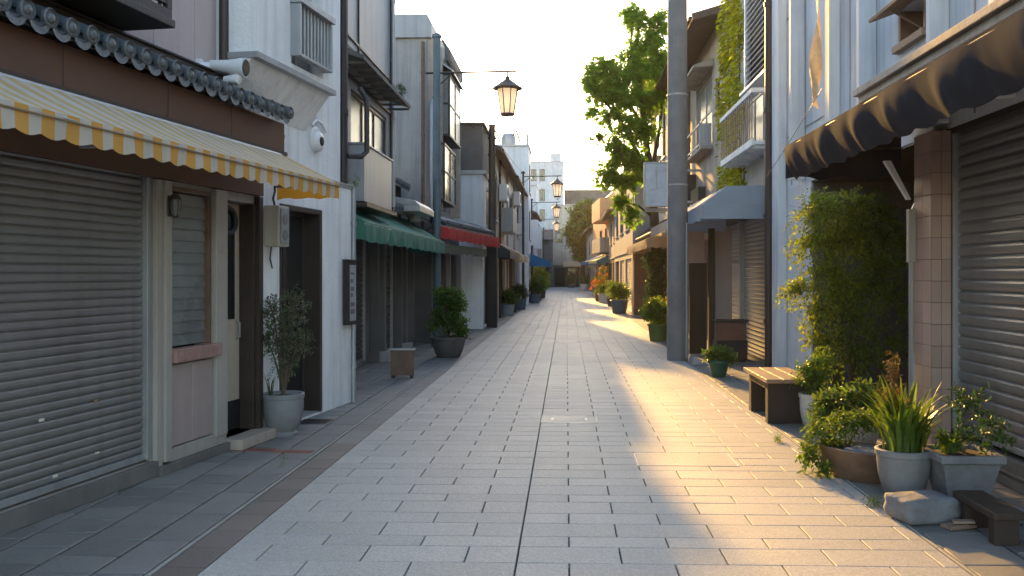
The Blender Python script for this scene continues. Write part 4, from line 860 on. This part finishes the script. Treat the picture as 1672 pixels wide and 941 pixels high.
for u,mm in ((25.9,'pipe_rust'),(27.9,'metal_grey')): pipe(t,F,[(u,.08,2.9),(u,.08,7.2),(u,.5,7.42)],.05,mm,clips=4)
m=MB(F); m.box(21.02,23.38,-.18,-.12,.05,2.48); P('door',m,'panel_pink',t); shutter(t,F,24.04,27.16,.1,2.5,'shutter',-.08,.09)
m=MB(F); m.box(24.9,25.3,.003,.25,3.6,4.4); m.box(23.2,24.6,.003,.2,3.5,3.9); m.tube([(24.4,.1,3.6),(24.7,.2,3.2),(25.2,.15,3.0)],.03,6); P('meter_cluster',m,'metal_dark',t,bev=.01)
# house with dark eave
F=FRs(3.35)
t=house('eaved_house','pale house with a deep dark eave and tall window between pole and tree','house',F,29.6,35.2,8.75,'plaster_cream','wood_dark',wins=[(31.5,34.2,5.6,7.6,'wood_weather'),(30,31,5.6,7.4)],shops=[(29.9,31.2,'shutter'),(31.6,34.9,'bright')],roof='gable',eave=.75)
m=MB(F); m.prism([(.003,7.9),(.55,7.6),(.55,7.66),(.003,8.0)],'u',31.2,34.5); P('window_hood',m,'wood_weather',t)
slope_roof(t,F,26.5,35.15,.55,3.0,.01,3.4,'roof_brown',.08,True,'lean_to_roof')
def lightbox(label,x0,x1,y,z0,z1,d,wallx):
    t=T('lightbox_sign',label,'sign',((x0+x1)/2,y,z0)); m=MB(); m.box(x0,x1,y-d/2,y+d/2,z0,z1); P('face',m,'sign_face',t,bev=.01)
    f=MB(); e=.03; f.box(x0-e,x1+e,y-d/2-.02,y+d/2+.02,z1,z1+.05); f.box(x0-e,x0,y-d/2-.02,y+d/2+.02,z0-.05,z1); f.box(x1,x1+e,y-d/2-.02,y+d/2+.02,z0-.05,z1); f.prism([(y-d/2-.02,z0-.05),(y+d/2+.02,z0-.05),(y+d/2-.05,z0-.14),(y-d/2+.05,z0-.14)],'u',x0,x1)
    f.box(x1+e,wallx,y-.03,y+.03,z1-.2,z1-.14); f.box(x1+e,wallx,y-.03,y+.03,z0+.1,z0+.16); P('casing',f,'metal_grey',t,bev=.005)
    g=MB()
    g.tube([((x0+x1)/2-.02,y-d/2-.004,z1-.05),((x0+x1)/2-.02,y-d/2-.006,z0+.5)],.008,5); g.tube([(x0+.1,y-d/2-.004,z0+.42),(x0+.42,y-d/2-.005,z0+.5)],.006,5); P('stain_line',g,'plastic_grey',t)
lightbox('large blank weathered lightbox sign hanging beside the concrete pole',2.13,2.78,24.2,3.45,4.6,.25,3.62)
lightbox('smaller blank white sign behind the large lightbox',2.35,2.72,30.5,3.6,4.95,.15,3.4)
F=FRs(3.35)
awning('tan_awning','sunlit tan awning with boxed near end, right side beyond the pole',F,26.3,35.1,.02,.98,3.1,2.66,.28,'cloth_tan',wave=.02,wl=.25)
awning('tan_awning','shorter pale awning just behind the concrete pole',FRs(3.62),21.2,26.0,.02,1.15,3.3,2.95,.25,'cloth_white',wave=.02,wl=.25)
m=MB(); m.box(2.5,3.0,33.0,33.4,0,2.35); t=T('wood_pillar','brown wooden pillar panel under the sunlit tan awning','pillar',(2.75,33.2,0)); P('post',m,'wood_red',t,bev=.01); m=MB(); m.box(2.47,3.03,32.97,33.43,0,.08); P('base',m,'concrete',t,bev=.01)
# light sided house + far right
F=FRs(2.62)
house('corrugated_house','pale house with metal shutters whose grey side wall faces the lightbox sign','house',F,35.3,48.5,6.2,'concrete','plaster_cream',wins=[(37,39.5,3.5,5.0),(41,43.5,3.5,5.0),(45,47,3.5,5)],shops=[(36,39.6,'bright'),(40.4,43.6,'bright'),(44.4,47.8,'wood_red')])
house('shop_house','low dark house past the pale shuttered house on the right','house',FRs(2.75),48.55,58,5.2,'concrete_warm','wood_dark',wins=[(50,52,3.4,4.7),(54,56,3.4,4.7)],shops=[(49.5,53,'shutter'),(54,57,'wood_dark')],roof='gable')
F=Frot(3.2,58.3,-3.2,-1)
t=house('balcony_house','orange fronted house with stacked balconies far along the right side','house',F,0,17,7.0,'paint_orange','concrete_dark',wins=[(1,3,3.5,4.9),(5,7,3.5,4.9),(9,11,3.5,4.9)],shops=[(1,4,'wood_dark'),(5,9,'glass'),(10,14,'shutter')])
m=MB(F); m.box(.2,6.5,.003,1.0,5.2,6.6); P('balcony',m,'paint_orange',t,bev=.02); m=MB(F); m.box(.2,6.5,.003,1.0,3.0,4.0); P('balcony',m,'concrete_warm',t,bev=.02)
awning('blue_awning','blue awning on the right, farthest of the two blue ones there',F,7.5,13,.02,1.3,3.0,2.5,.22,'cloth_blue'); awning('teal_awning','teal awning below the stacked orange balconies',F,.3,7,.02,1.2,2.9,2.5,.22,'cloth_teal')
house('shop_house','plain far house on the right next to the far tree','house',Frot(2.3,76,-1,-1),0,22,5.6,'concrete','concrete_dark',wins=[(2,4,3.3,4.7),(7,9,3.3,4.7)],shops=[(1,5,'shutter'),(7,11,'glass')],roof='gable')

# ================================================================== RIGHT: POLE, PARTITION, BENCH, CHEST
t=T('concrete_pole','thick grey concrete utility pole standing at the right kerb','utility pole',(2.1,16.9,0))
m=MB(); m.tube([(2.1,16.9,0),(2.1,16.9,3),(2.1,16.9,9.5)],[.195,.19,.175],28); P('shaft',m,'pole_concrete',t,smooth=True)
m=MB(); 
for z in (3.3,5.0): m.tube([(2.1,16.9,z),(2.1,16.9,z+.03)],.2,28)
m.tube([(2.26,16.78,.05),(2.26,16.78,2.6)],.03,8); P('band',m,'metal_grey',t)
m=MB(); m.prism([(2.24,.0),(2.56,.0),(2.5,.04),(2.28,.16)],'v',16.0,16.45); t=T('ramp_wedge','small folded metal wedge at the foot of the concrete pole','wedge',(2.4,16.2,0)); P('wedge',m,'metal_grey',t,bev=.008)
t=T('wood_partition','tall dark board and brown post screening the pink tiled wall behind the pole','partition',(2.7,18,0))
m=MB(); m.box(2.48,2.83,18.0,18.06,.02,1.85); P('board',m,'wood_black',t,bev=.005); m=MB(); m.box(2.86,2.98,17.95,18.07,0,2.55); P('post',m,'wood_dark',t,bev=.008)
m=MB(); m.box(3.0,3.35,18.1,18.15,.02,2.5); P('side_panel',m,'panel_pink',t,bev=.004)
m=MB(); m.box(2.42,2.84,18.4,18.5,1.3,2.5); P('tiled_panel',m,'tile_wall',t,bev=.006)
t=T('wooden_chest','reddish wooden two tier chest standing in front of the shutters','chest',(3.05,16.7,0))
m=MB(); m.box(2.78,3.34,16.5,16.95,.04,.40); m.box(2.83,3.3,16.53,16.92,.0,.038); P('lower_box',m,'wood_dark',t,bev=.006)
m=MB(); m.box(2.80,3.32,16.52,16.93,.404,.74); m.box(2.82,3.3,16.512,16.518,.47,.48); P('upper_box',m,'wood_red',t,bev=.006); m=MB(); m.box(2.76,3.36,16.48,16.97,.743,.78); P('lid',m,'wood_dark',t,bev=.006)
t=T('bench','weathered wooden plank bench with solid dark ends beside the planted recess','bench',(2.45,10.3,0))
for i in range(3): m=MB(); m.box(2.16+i*.185,2.335+i*.185,9.66,10.92,.455,.5); P('seat_plank',m,'wood_bench',t,bev=.006)
for y in (9.78,10.66): m=MB(); m.box(2.2,2.66,y,y+.13,0,.452); P('leg',m,'wood_dark',t,bev=.008)
m=MB(); m.box(2.2,2.23,9.913,10.657,.37,.45); m.box(2.62,2.65,9.913,10.657,.37,.45); P('rail',m,'wood_dark',t,bev=.005)
t=T('step_stool','small dark wooden stool on the pavement by the right hand shutter','stool',(2.66,5.7,0))
m=MB(); m.box(2.56,2.76,5.40,5.98,.165,.21); P('seat',m,'wood_dark',t,bev=.008)
for y in (5.45,5.83): m=MB(); m.box(2.585,2.735,y,y+.08,0,.163); P('leg',m,'wood_dark',t,bev=.006)
t=T('stone_block','rounded grey stone block lying in front of the square planter','stone',(2.4,6.05,0))
m=MB(Floc(2.38,6.1,.0,12)); 
m.grid(lambda a,b:(0,0,0),1,1); m=MB(Floc(2.38,6.02,0,14))
def blob(mb,sx,sy,sz,n=14,e=4,jit=.03):
    ph=[U(0,6) for _ in range(4)]
    def f(a,b):
        th=a*6.283185; ph_=(b-.5)*3.14159; x=math.cos(ph_)*math.cos(th);y=math.cos(ph_)*math.sin(th);z=math.sin(ph_)
        k=(abs(x)**e+abs(y)**e+abs(z)**e)**(-1/e); k*=1+jit*math.sin(3*x+ph[0])*math.sin(4*y+ph[1])+jit*.6*math.sin(9*z+5*x+ph[2])
        return (x*k*sx,y*k*sy,max(0,z*k*sz+sz*.96))
    mb.grid(f,n*2,n)
blob(m,.2,.15,.085,16,9,.05); P('block',m,'stone_grey',t,smooth='all')
t=T('broken_board','piece of broken weathered board lying beside the stone block','board',(2.53,5.82,0))
m=MB(Floc(2.53,5.82,0,20)); m.prism([(-.1,.005),(.1,.005),(.11,.02),(.03,.035),(-.1,.028)],'v',-.05,.05); P('board',m,'wood_weather',t,bev=.004)
m=MB(Floc(2.56,5.80,.036,-15)); m.prism([(-.07,.0),(.06,.012),(.06,.028),(-.07,.016)],'v',-.035,.03); P('splinter',m,'wood_weather',t,bev=.003)
t=T('rubble','small heap of broken stone at the foot of the right hand shutter','rubble',(3.0,5.9,0)); m=MB()
for i in range(5): q=MB(Floc(2.95+U(-.08,.16),5.85+U(-.1,.25),0)); blob(q,U(.04,.09),U(.04,.08),U(.025,.05),6,3,.12); m.add(q.v,q.f)
P('stones',m,'stone_grey',t)
t=T('box_sign','small rusty brown metal box sign standing on the left pavement','sign box',(-2.57,13.9,0))
m=MB(); m.box(-2.75,-2.4,13.8,13.95,.05,.44); P('box',m,'pipe_rust',t,bev=.006); m=MB(); m.box(-2.77,-2.38,13.78,13.97,.441,.46); P('rim',m,'metal_grey',t,bev=.003)
for x in (-2.72,-2.43): m=MB(); m.box(x-.02,x+.02,13.82,13.93,0,.05); P('foot',m,'rubber_black',t)

# ================================================================== PLANTS
def pot(t,prof,mat,soilz,soilr,n=32,square=0):
    m=MB(Floc(*[t['_w'][i] for i in range(3)])); 
    if square: m.lathe([(r*1.414,z) for r,z in prof],(0,0,0),4,rot=math.pi/4)
    else: m.lathe(prof,(0,0,0),n)
    P('pot',m,mat,t,smooth=not square,bev=.008 if square else 0)
    m=MB(Floc(*[t['_w'][i] for i in range(3)])); m.lathe([(soilr*(1.38 if square else 1),soilz-.02),(soilr*(1.38 if square else 1),soilz),(soilr*.5,soilz+.015)],(0,0,0),4 if square else 20,rot=math.pi/4 if square else 0); P('soil',m,'soil',t)
def prof(r0,r1,h,rim=.02,belly=0):
    return [(r0*.96,0),(r0,.01)]+[(r0+(r1-r0)*q+belly*math.sin(q*math.pi),h*q) for q in (.25,.5,.75,.9)]+[(r1,h-.05),(r1+rim,h-.045),(r1+rim,h-.005),(r1+rim-.006,h),(r1-.015,h),(r1-.02,h-.05),(r1-.03,h-.06)]
def plant(label,x,y,pr,pm,soil,clumps,leaf,lm,tm=OVAL,per=9,tw=.16,rs=.012,droop=.15,square=0,group=None,extra=None,name='potted_plant',cat='potted plant',rz=0):
    t=T(name,label,cat,(x,y,0),group); pot(t,pr,pm,soil[0],soil[1],32 if y<20 else 18,square)
    s,l=MB(),MB(); crown(s,l,(x,y,soil[0]),[(x+c[0],y+c[1],c[2],*c[3:]) for c in clumps],leaf,tm,per,tw,rs,droop)
    if s.v: P('stem',s,'twig',t,norm=False)
    if l.v: P('foliage',l,lm,t,norm=False)
    if extra: extra(t,x,y,soil[0])
    return t
# left
def ex(t,x,y,z):
    b=MB(); blades(b,(x-.12,y-.05,z),9,.28,.04,.014,.4); P('grass_blades',b,'leaf_olive',t,norm=False)
plant('airy olive green shrub in a grey round pot beside the left doorway',-2.88,8.95,[(.13,0),(.14,.03),(.12,.05)]+prof(.13,.2,.43,.012,.03)[2:],'pot_grey',(.39,.18),
  [(-.1,0,1.25,.16,.15,.22,40),(.12,.03,1.3,.16,.15,.22,40),(0,-.05,1.02,.24,.2,.22,60),(.16,0,.92,.16,.15,.2,34),(-.16,.02,.95,.12,.12,.16,20),(.03,.0,.72,.2,.16,.14,24)],.036,'leaf_olive',OVAL,11,.14,.013,.05,extra=ex)
plant('bushy dark green shrub in a wide dark tub on the left kerb',-2.32,17.4,prof(.23,.34,.4,.03,.02),'pot_dark',(.36,.31),
  [(0,0,.95,.32,.3,.3,110),(-.12,.05,1.22,.22,.2,.16,50),(.15,-.1,1.15,.22,.2,.2,50),(.1,-.15,.68,.3,.25,.18,60),(-.2,-.1,.75,.2,.2,.22,40),(.25,-.05,.5,.14,.16,.14,26)],.075,'leaf_mid',OVAL,10,.17,.016,.12)
for lab,x,y,r0,r1,h,pm,lm,sp,top,n in (
  ('rounded shrub in a pale blue pot beyond the utility pole',-2.3,34.6,.22,.27,.42,'pot_paleblue','leaf_mid',.42,1.0,110),
  ('dark bushy plant in a square bright blue pot near the white gable',-2.1,40,.25,.3,.5,'pot_blue','leaf_dark',.45,1.15,120),
  ('small mound of leaves in a dark pot between the two blue pots',-2.25,37.2,.15,.2,.3,'pot_dark','leaf_olive',.3,.75,60),
  ('leafy plant in a slate pot under the bright blue awning',-1.78,48.6,.3,.36,.5,'pot_blue','leaf_dark',.5,1.2,110),
  ('yellow green bush past the bright blue awning, nearer of two',-1.75,53,.25,.3,.45,'pot_dark','leaf_bright',.6,1.5,110),
  ('taller yellow green bush past the bright blue awning, farther of two',-1.7,58,.3,.35,.5,'pot_dark','leaf_yellow',.65,2.1,140),
  ('yellow green bush in a blue grey pot under the sunlit tan awning',2.15,36.3,.27,.36,.55,'pot_blue','leaf_bright',.5,1.25,150),
  ('bright bush in a mossy olive pot behind the concrete pole',2.22,21.6,.2,.25,.42,'pot_olive','leaf_bright',.42,1.0,150),
  ('low bush behind the mossy olive pot',2.55,24.2,.18,.22,.35,'pot_dark','leaf_yellow',.34,.95,90),
  ('round green bush in a dark pot at the pale shuttered house',2.3,44,.25,.3,.4,'pot_dark','leaf_bright',.42,1.3,90),
  ('plant in a pale planter with low leaves, far right side',2.1,49,.3,.36,.5,'pot_white','leaf_mid',.4,1.0,80),
  ('leafy pot plant at the far right under the teal awning',2.35,61,.3,.35,.45,'pot_dark','leaf_mid',.6,1.5,70),
  ('dark plant in a pale square planter at the end of the street',1.7,84,.4,.45,.6,'pot_white','leaf_dark',.5,1.4,50),
  ('dark bush before the end houses left of the far tree',.6,99.5,.4,.5,.4,'pot_dark','leaf_dark',.9,1.8,60)):
    plant(lab,x,y,prof(r0,r1,h),pm,(h-.04,r1-.03),[(0,0,(h+top)/2,sp,sp*.8,(top-h)*.5,n),(sp*.3,-.1,h+(top-h)*.4,sp*.5,sp*.5,(top-h)*.35,n//3),(-sp*.3,0,h+(top-h)*.7,sp*.5,sp*.5,(top-h)*.35,n//3)],.09 if y<50 else .16,lm,OVAL,8,.2 if y<50 else .35,.014,.1)
t=plant('orange flowering plant in a pot at the dark house, far right',1.95,52,prof(.25,.3,.4),'pot_brown',(.36,.26),[(0,0,.8,.45,.4,.4,60),(.1,.2,1.5,.25,.25,.6,30)],.14,'leaf_bright',OVAL,7,.3)
f=MB(); crown(None,f,(1.95,52,.5),[(1.85,51.9,1.0,.45,.4,.35,40),(2.1,52.1,1.7,.25,.25,.5,16)],.11,OVAL,5,.2); P('flowers',f,'flower_orange',t,norm=False)
# right foreground
plant('small rounded plant in a green pot in front of the wooden chest',2.42,14.2,prof(.11,.17,.27,.012),'pot_green',(.24,.15),[(0,0,.38,.2,.2,.13,60),(.1,-.05,.33,.17,.17,.1,30),(-.1,0,.34,.16,.16,.1,30)],.06,'leaf_mid',OVAL,9,.14)
plant('rounded bush in a white pot just behind the bench end',2.68,9.62,prof(.13,.17,.36,.015,.02),'pot_white',(.32,.15),[(0,0,.6,.2,.19,.18,80),(-.08,-.05,.48,.17,.16,.14,45),(.08,0,.74,.13,.13,.12,30)],.05,'leaf_bright',OVAL,9,.13)
plant('wide dark leaved plant spilling over a pale pot, right of the bench',2.6,8.3,prof(.2,.27,.3,.02,.03),'pot_white',(.27,.24),[(0,0,.45,.3,.26,.16,100),(-.2,-.08,.42,.18,.2,.12,50),(.18,.05,.5,.2,.2,.14,50)],.072,'leaf_mid',OVAL,9,.16,.012,.22)
def iris(t,x,y,z):
    b=MB(); blades(b,(x,y,z),150,.56,.16,.04,.8); P('leaf_blades',b,'leaf_bright',t,norm=False)
    s=MB();l=MB(); crown(s,l,(x-.05,y+.1,z),[(x-.06,y+.1,z+.36,.08,.08,.16,44),(x-.05,y+.1,z+.6,.035,.035,.13,20),(x+.06,y+.12,z+.32,.06,.06,.12,16)],.04,SLIM,9,.11,.008); P('seed_stalk',l,'leaf_sear',t,norm=False); P('stem',s,'twig',t,norm=False)
plant('tall iris like blades in a smooth grey round pot, right foreground',2.48,6.62,prof(.125,.188,.36,.012,.022),'pot_grey',(.33,.165),[],.05,'leaf_bright',extra=iris)
def broad(t,x,y,z):
    b=MB(); blades(b,(x-.08,y,z),34,.2,.06,.055,1.2); P('broad_leaves',b,'leaf_bright',t,norm=False)
t=plant('leafy plants in a square stone planter, right foreground beside the shutter',2.84,6.5,[(.13,0),(.135,.01),(.2,.31),(.225,.315),(.225,.37),(.185,.37),(.18,.34)],'stone_grey',(.345,.18),[(.06,.02,.72,.16,.12,.12,26),(.2,0,.5,.16,.14,.12,26),(-.02,.06,.46,.16,.1,.06,20)],.05,'leaf_dark',OVAL,9,.14,.008,.1,1,extra=broad)
# brown trough with trailing plant
t=T('trough_planter','oval brown glazed trough with trailing yellow flowered foliage','planter',(2.38,7.3,0))
m=MB(Floc(2.36,7.22,0,-52)); m.lathe([(.2,0),(.22,.02),(.27,.12),(.3,.22),(.31,.245),(.29,.25),(.27,.21)],(0,0,0),32,sx=1.25,sy=.72); P('trough',m,'pot_brown',t,smooth=True)
m=MB(Floc(2.36,7.22,0,-52)); m.lathe([(.275,.19),(.27,.21),(.1,.215)],(0,0,0),24,sx=1.25,sy=.72); P('soil',m,'soil',t)
m=MB(Floc(2.42,7.14,.225,-52)); m.box(-.16,.2,-.13,.14,0,.025); P('slate_lid',m,'stone_grey',t,bev=.006)
s,l=MB(),MB(); crown(s,l,(2.3,7.4,.2),[(2.32,7.5,.4,.2,.2,.1,60),(2.1,7.45,.32,.14,.16,.12,45),(2.02,7.4,.16,.1,.12,.12,36),(2.5,7.55,.42,.16,.14,.1,40),(2.08,7.25,.1,.07,.07,.08,18)],.046,OVAL,9,.13,.006,.3); P('stem',s,'twig',t,norm=False); P('foliage',l,'leaf_bright',t,norm=False)
f=MB(); crown(None,f,(2.1,7.4,.3),[(2.1,7.45,.34,.14,.16,.12,14),(2.0,7.4,.2,.09,.1,.1,10)],.028,OVAL,4,.06); P('flowers',f,'leaf_yellow',t,norm=False)
for lab,x,y,n in (('tiny weed tuft at the sunny kerb before the bench end',2.06,8.75,20),('creeping weed along the joint beside the stone block',2.17,6.35,16),('small weed in the left pavement joints',-2.42,7.55,5)):
    t=T('weed_tuft',lab,'weed',(x,y,0)); l=MB(); crown(None,l,(x,y,0),[(x,y,.04,.06,.09,.03,n)],.035,SLIM,7,.07); P('leaves',l,'leaf_bright',t,norm=False)
# big recess shrub
t=T('recess_shrub','tall feathery shrub filling the recess beside the tiled pillar','shrub',(3.45,11,0))
s,l=MB(),MB()
for a in ((3.4,11,0),(3.55,11.1,0),(3.3,10.95,0)): s.tube([a,(a[0]-.05,a[1],.8),(a[0]-.1+U(-.1,.1),a[1]-.1,1.6)],[.035,.028,.015],7)
l2=MB()
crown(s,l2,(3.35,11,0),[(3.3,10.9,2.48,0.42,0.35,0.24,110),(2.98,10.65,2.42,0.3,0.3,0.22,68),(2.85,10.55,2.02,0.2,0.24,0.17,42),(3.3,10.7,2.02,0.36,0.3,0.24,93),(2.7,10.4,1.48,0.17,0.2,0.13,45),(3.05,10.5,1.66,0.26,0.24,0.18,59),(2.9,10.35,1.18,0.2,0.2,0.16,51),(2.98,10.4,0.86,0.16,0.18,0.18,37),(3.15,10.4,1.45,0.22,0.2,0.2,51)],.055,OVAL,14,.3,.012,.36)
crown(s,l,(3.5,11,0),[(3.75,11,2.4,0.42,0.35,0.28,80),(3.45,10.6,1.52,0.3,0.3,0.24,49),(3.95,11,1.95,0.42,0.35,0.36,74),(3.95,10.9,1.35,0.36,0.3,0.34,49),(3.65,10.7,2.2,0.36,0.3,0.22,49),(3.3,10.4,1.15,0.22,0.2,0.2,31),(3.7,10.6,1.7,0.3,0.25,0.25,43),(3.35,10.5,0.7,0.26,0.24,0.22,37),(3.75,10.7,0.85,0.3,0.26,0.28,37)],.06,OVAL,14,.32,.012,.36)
P('stem',s,'twig',t,norm=False); P('foliage',l,'leaf_feather',t,norm=False); P('foliage',l2,'leaf_feather_lit',t,norm=False)  # outer clumps carry the sunlit leaf colour, inner ones the darker twin
t=T('climbing_plant','dense dark climber hanging under the sunlit tan awning','climber',(2.85,28.5,0)); l=MB(); s=MB()
crown(s,l,(2.85,28.5,0),[(2.85,28.5,2.1,.42,.4,.3,100),(2.9,28.5,1.5,.36,.35,.4,110),(2.85,28.4,.9,.36,.35,.4,110),(2.7,28.3,.45,.3,.3,.25,60)],.11,OVAL,9,.2,.03,.3); P('stem',s,'twig',t,norm=False); P('foliage',l,'leaf_dark',t,norm=False)
# trees
def tree(label,base,limbs,clumps,leaf,lm,tm,per,tw,tr,name='street_tree'):
    t=T(name,label,'tree',base); s=MB(); l=MB()
    for pts,r0,r1 in limbs:
        n=len(pts); s.tube(pts,[r0+(r1-r0)*i/(n-1) for i in range(n)],9)
    P('trunk',s,'bark',t,smooth='all'); b=MB()
    for c in clumps:
        f=min((p for pts,_,_ in limbs for p in pts[1:]),key=lambda p:(Vector(p)-Vector(c[:3])).length)
        crown(b,l,f,[c],leaf,tm,per,tw,tr,.22)
    P('branch',b,'bark',t,norm=False); P('crown',l,lm,t,norm=False); return t
tree('broad leaved green tree reaching over the street from the right hand houses',(2.95,28.8,0),
 [([(2.95,28.8,0),(2.9,28.8,2.5),(2.75,28.7,4.4),(2.5,28.5,6.2),(2.3,28.3,8),(2.25,28.2,9.4)],.2,.04),([(2.75,28.7,4.4),(2.2,28.4,5.6),(1.6,28.2,6.6),(1.0,28,7.3)],.09,.03),([(2.7,28.7,4.6),(3.0,28.5,6.4),(3.1,28.4,8.2)],.08,.03),([(2.85,28.8,3.4),(2.3,28.5,3.8),(1.9,28.3,3.9)],.05,.02),([(2.5,28.5,6.2),(1.7,28.3,7.6),(1.3,28.2,8.0)],.06,.02)],
 [(2.2,28.2,9.7,.42,.45,.4,55),(2.75,28.2,9.3,.45,.45,.45,55),(2.2,28.2,8.9,.3,.35,.25,27),(2.9,28.3,8.3,.4,.5,.5,62),(2.2,28.2,8.0,.6,.5,.4,87),(1.5,28.2,7.9,.55,.5,.35,70),(.95,28.1,8.0,.4,.4,.3,45),(1.0,28,7.3,.42,.4,.3,45),(1.8,28.2,7.2,.6,.5,.4,80),(2.5,28.3,7.2,.5,.5,.45,70),(.85,28,6.75,.2,.3,.16,15),(1.4,28.1,6.6,.4,.4,.25,40),(1.9,28.2,6.3,.45,.5,.35,55),(2.5,28.3,6.2,.45,.5,.4,62),(1.0,28,5.95,.16,.2,.14,11),(1.6,28.1,5.6,.35,.4,.4,55),(2.1,28.2,5.3,.45,.5,.4,70),(1.3,28.1,4.8,.4,.4,.4,60),(1.9,28.2,4.6,.4,.4,.3,50),(1.5,28.1,7.45,.5,.5,.35,55),(.75,28.0,7.6,.3,.3,.22,20),(1.2,28.1,8.3,.35,.3,.22,27),(2.0,28.2,9.95,.3,.3,.22,20),(2.75,28.2,8.8,.4,.4,.4,45),(3.05,28.3,7.5,.4,.4,.5,50),(2.0,28.2,8.5,.4,.4,.3,37),(2.95,28.2,9.7,.3,.3,.3,25),(1.7,28.2,3.9,.24,.3,.22,32),(2.05,28.2,3.5,.25,.3,.22,30),(2.5,28.3,4.9,.4,.4,.4,50)],
 .2,'leaf_tree',PALM,10,.4,.022)
tree('dense far tree at the bend near the end of the street',(1.7,92,0),
 [([(1.7,92,0),(1.7,92,2.5),(1.8,92,5),(1.9,92,8)],.25,.06),([(1.7,92,2.6),(1.0,91.8,4.5),(.6,91.6,6)],.12,.04),([(1.7,92,3),(2.6,91.8,4.6),(3,91.6,6)],.12,.04)],
 [(1.9,92,8.6,1.2,1,.8,70),(1.2,91.8,7.6,1.2,1,.9,90),(2.7,91.8,7.4,1.2,1,.9,90),(.8,91.6,6.2,1.1,1,.9,90),(2.0,91.6,6.2,1.3,1,1,100),(3.0,91.6,5.8,1,1,.9,70),(1.0,91.6,4.8,.9,.9,.8,70),(2.0,91.5,4.6,1.1,1,.9,80),(1.3,91.5,3.5,.7,.7,.6,44),(2.1,91.5,3.3,.7,.7,.5,40)],.36,'leaf_mid',OVAL,8,.6,.05)
for a,y in ((3.1,34.8),(2.9,60.5)):
    pass

m=MB(); m.box(-152,152,-62,262,-1.7,22); hz=S('haze',m,'ground',kind='stuff')
hm=bpy.data.materials.new('haze_air'); hm.use_nodes=True; ht=hm.node_tree; ht.nodes.remove(ht.nodes['Principled BSDF'])
pvn=ht.nodes.new('ShaderNodeVolumePrincipled'); pvn.inputs['Color'].default_value=(.95,.93,.9,1); pvn.inputs['Density'].default_value=.0002; pvn.inputs['Anisotropy'].default_value=.6
ht.links.new(pvn.outputs[0],ht.nodes['Material Output'].inputs['Volume']); hz.data.materials.clear(); hz.data.materials.append(hm)

# ================================================================== CAMERA, LIGHT, WORLD
cam=bpy.data.cameras.new('camera'); co=bpy.data.objects.new('camera',cam); COL.objects.link(co)
PSI=math.atan(45/1450); co.location=(0,0,1.65); co.rotation_euler=(R(90),0,PSI)
cam.sensor_width=36; cam.lens=36*1450/1672; cam.shift_x=(836-880)/1672; cam.shift_y=-(470.5-446)/1672; cam.clip_start=.05; cam.clip_end=1000
sc.camera=co
AZ,EL=8.3,15.5
Sd=Vector((-math.sin(R(AZ))*math.cos(R(EL)),math.cos(R(AZ))*math.cos(R(EL)),math.sin(R(EL))))
sl=bpy.data.lights.new('sun','SUN'); sl.energy=2.5; sl.angle=R(.9); sl.color=(1,.55,.14)
so=bpy.data.objects.new('sun',sl); COL.objects.link(so); so.rotation_euler=Sd.to_track_quat('Z','Y').to_euler(); so.location=(-10,40,30)
w=bpy.data.worlds.new('World'); sc.world=w; w.use_nodes=True; nt=w.node_tree
sky=nt.nodes.new('ShaderNodeTexSky'); sky.sky_type='NISHITA'; sky.sun_disc=False; sky.sun_elevation=R(EL); sky.sun_rotation=R(-AZ); sky.dust_density=1.; sky.ozone_density=.5; sky.air_density=1.
bg=nt.nodes['Background']; bg.inputs['Strength'].default_value=.12; nt.links.new(sky.outputs[0],bg.inputs[0])
vs=sc.view_settings; vs.view_transform='Standard'; vs.look='None'; vs.exposure=2.2; vs.gamma=1; vs.use_curve_mapping=False
sc.cycles.use_denoising=True; sc.cycles.max_bounces=8; sc.cycles.transparent_max_bounces=8; sc.cycles.sample_clamp_indirect=6
GR={'awning':'awnings over the shop fronts','potted plant':'potted plants along both kerbs','house':'old houses lining the street','weed':'weeds in joints and on ledges','cable':'thin cables between the houses','camera':'security cameras on the left walls','drain cover':'covers set into the paving'}
for o in list(sc.objects):
    if '_w' in o: del o['_w']
    if o.parent is None and 'group' not in o and o.get('category') in GR: o['group']=GR[o['category']]
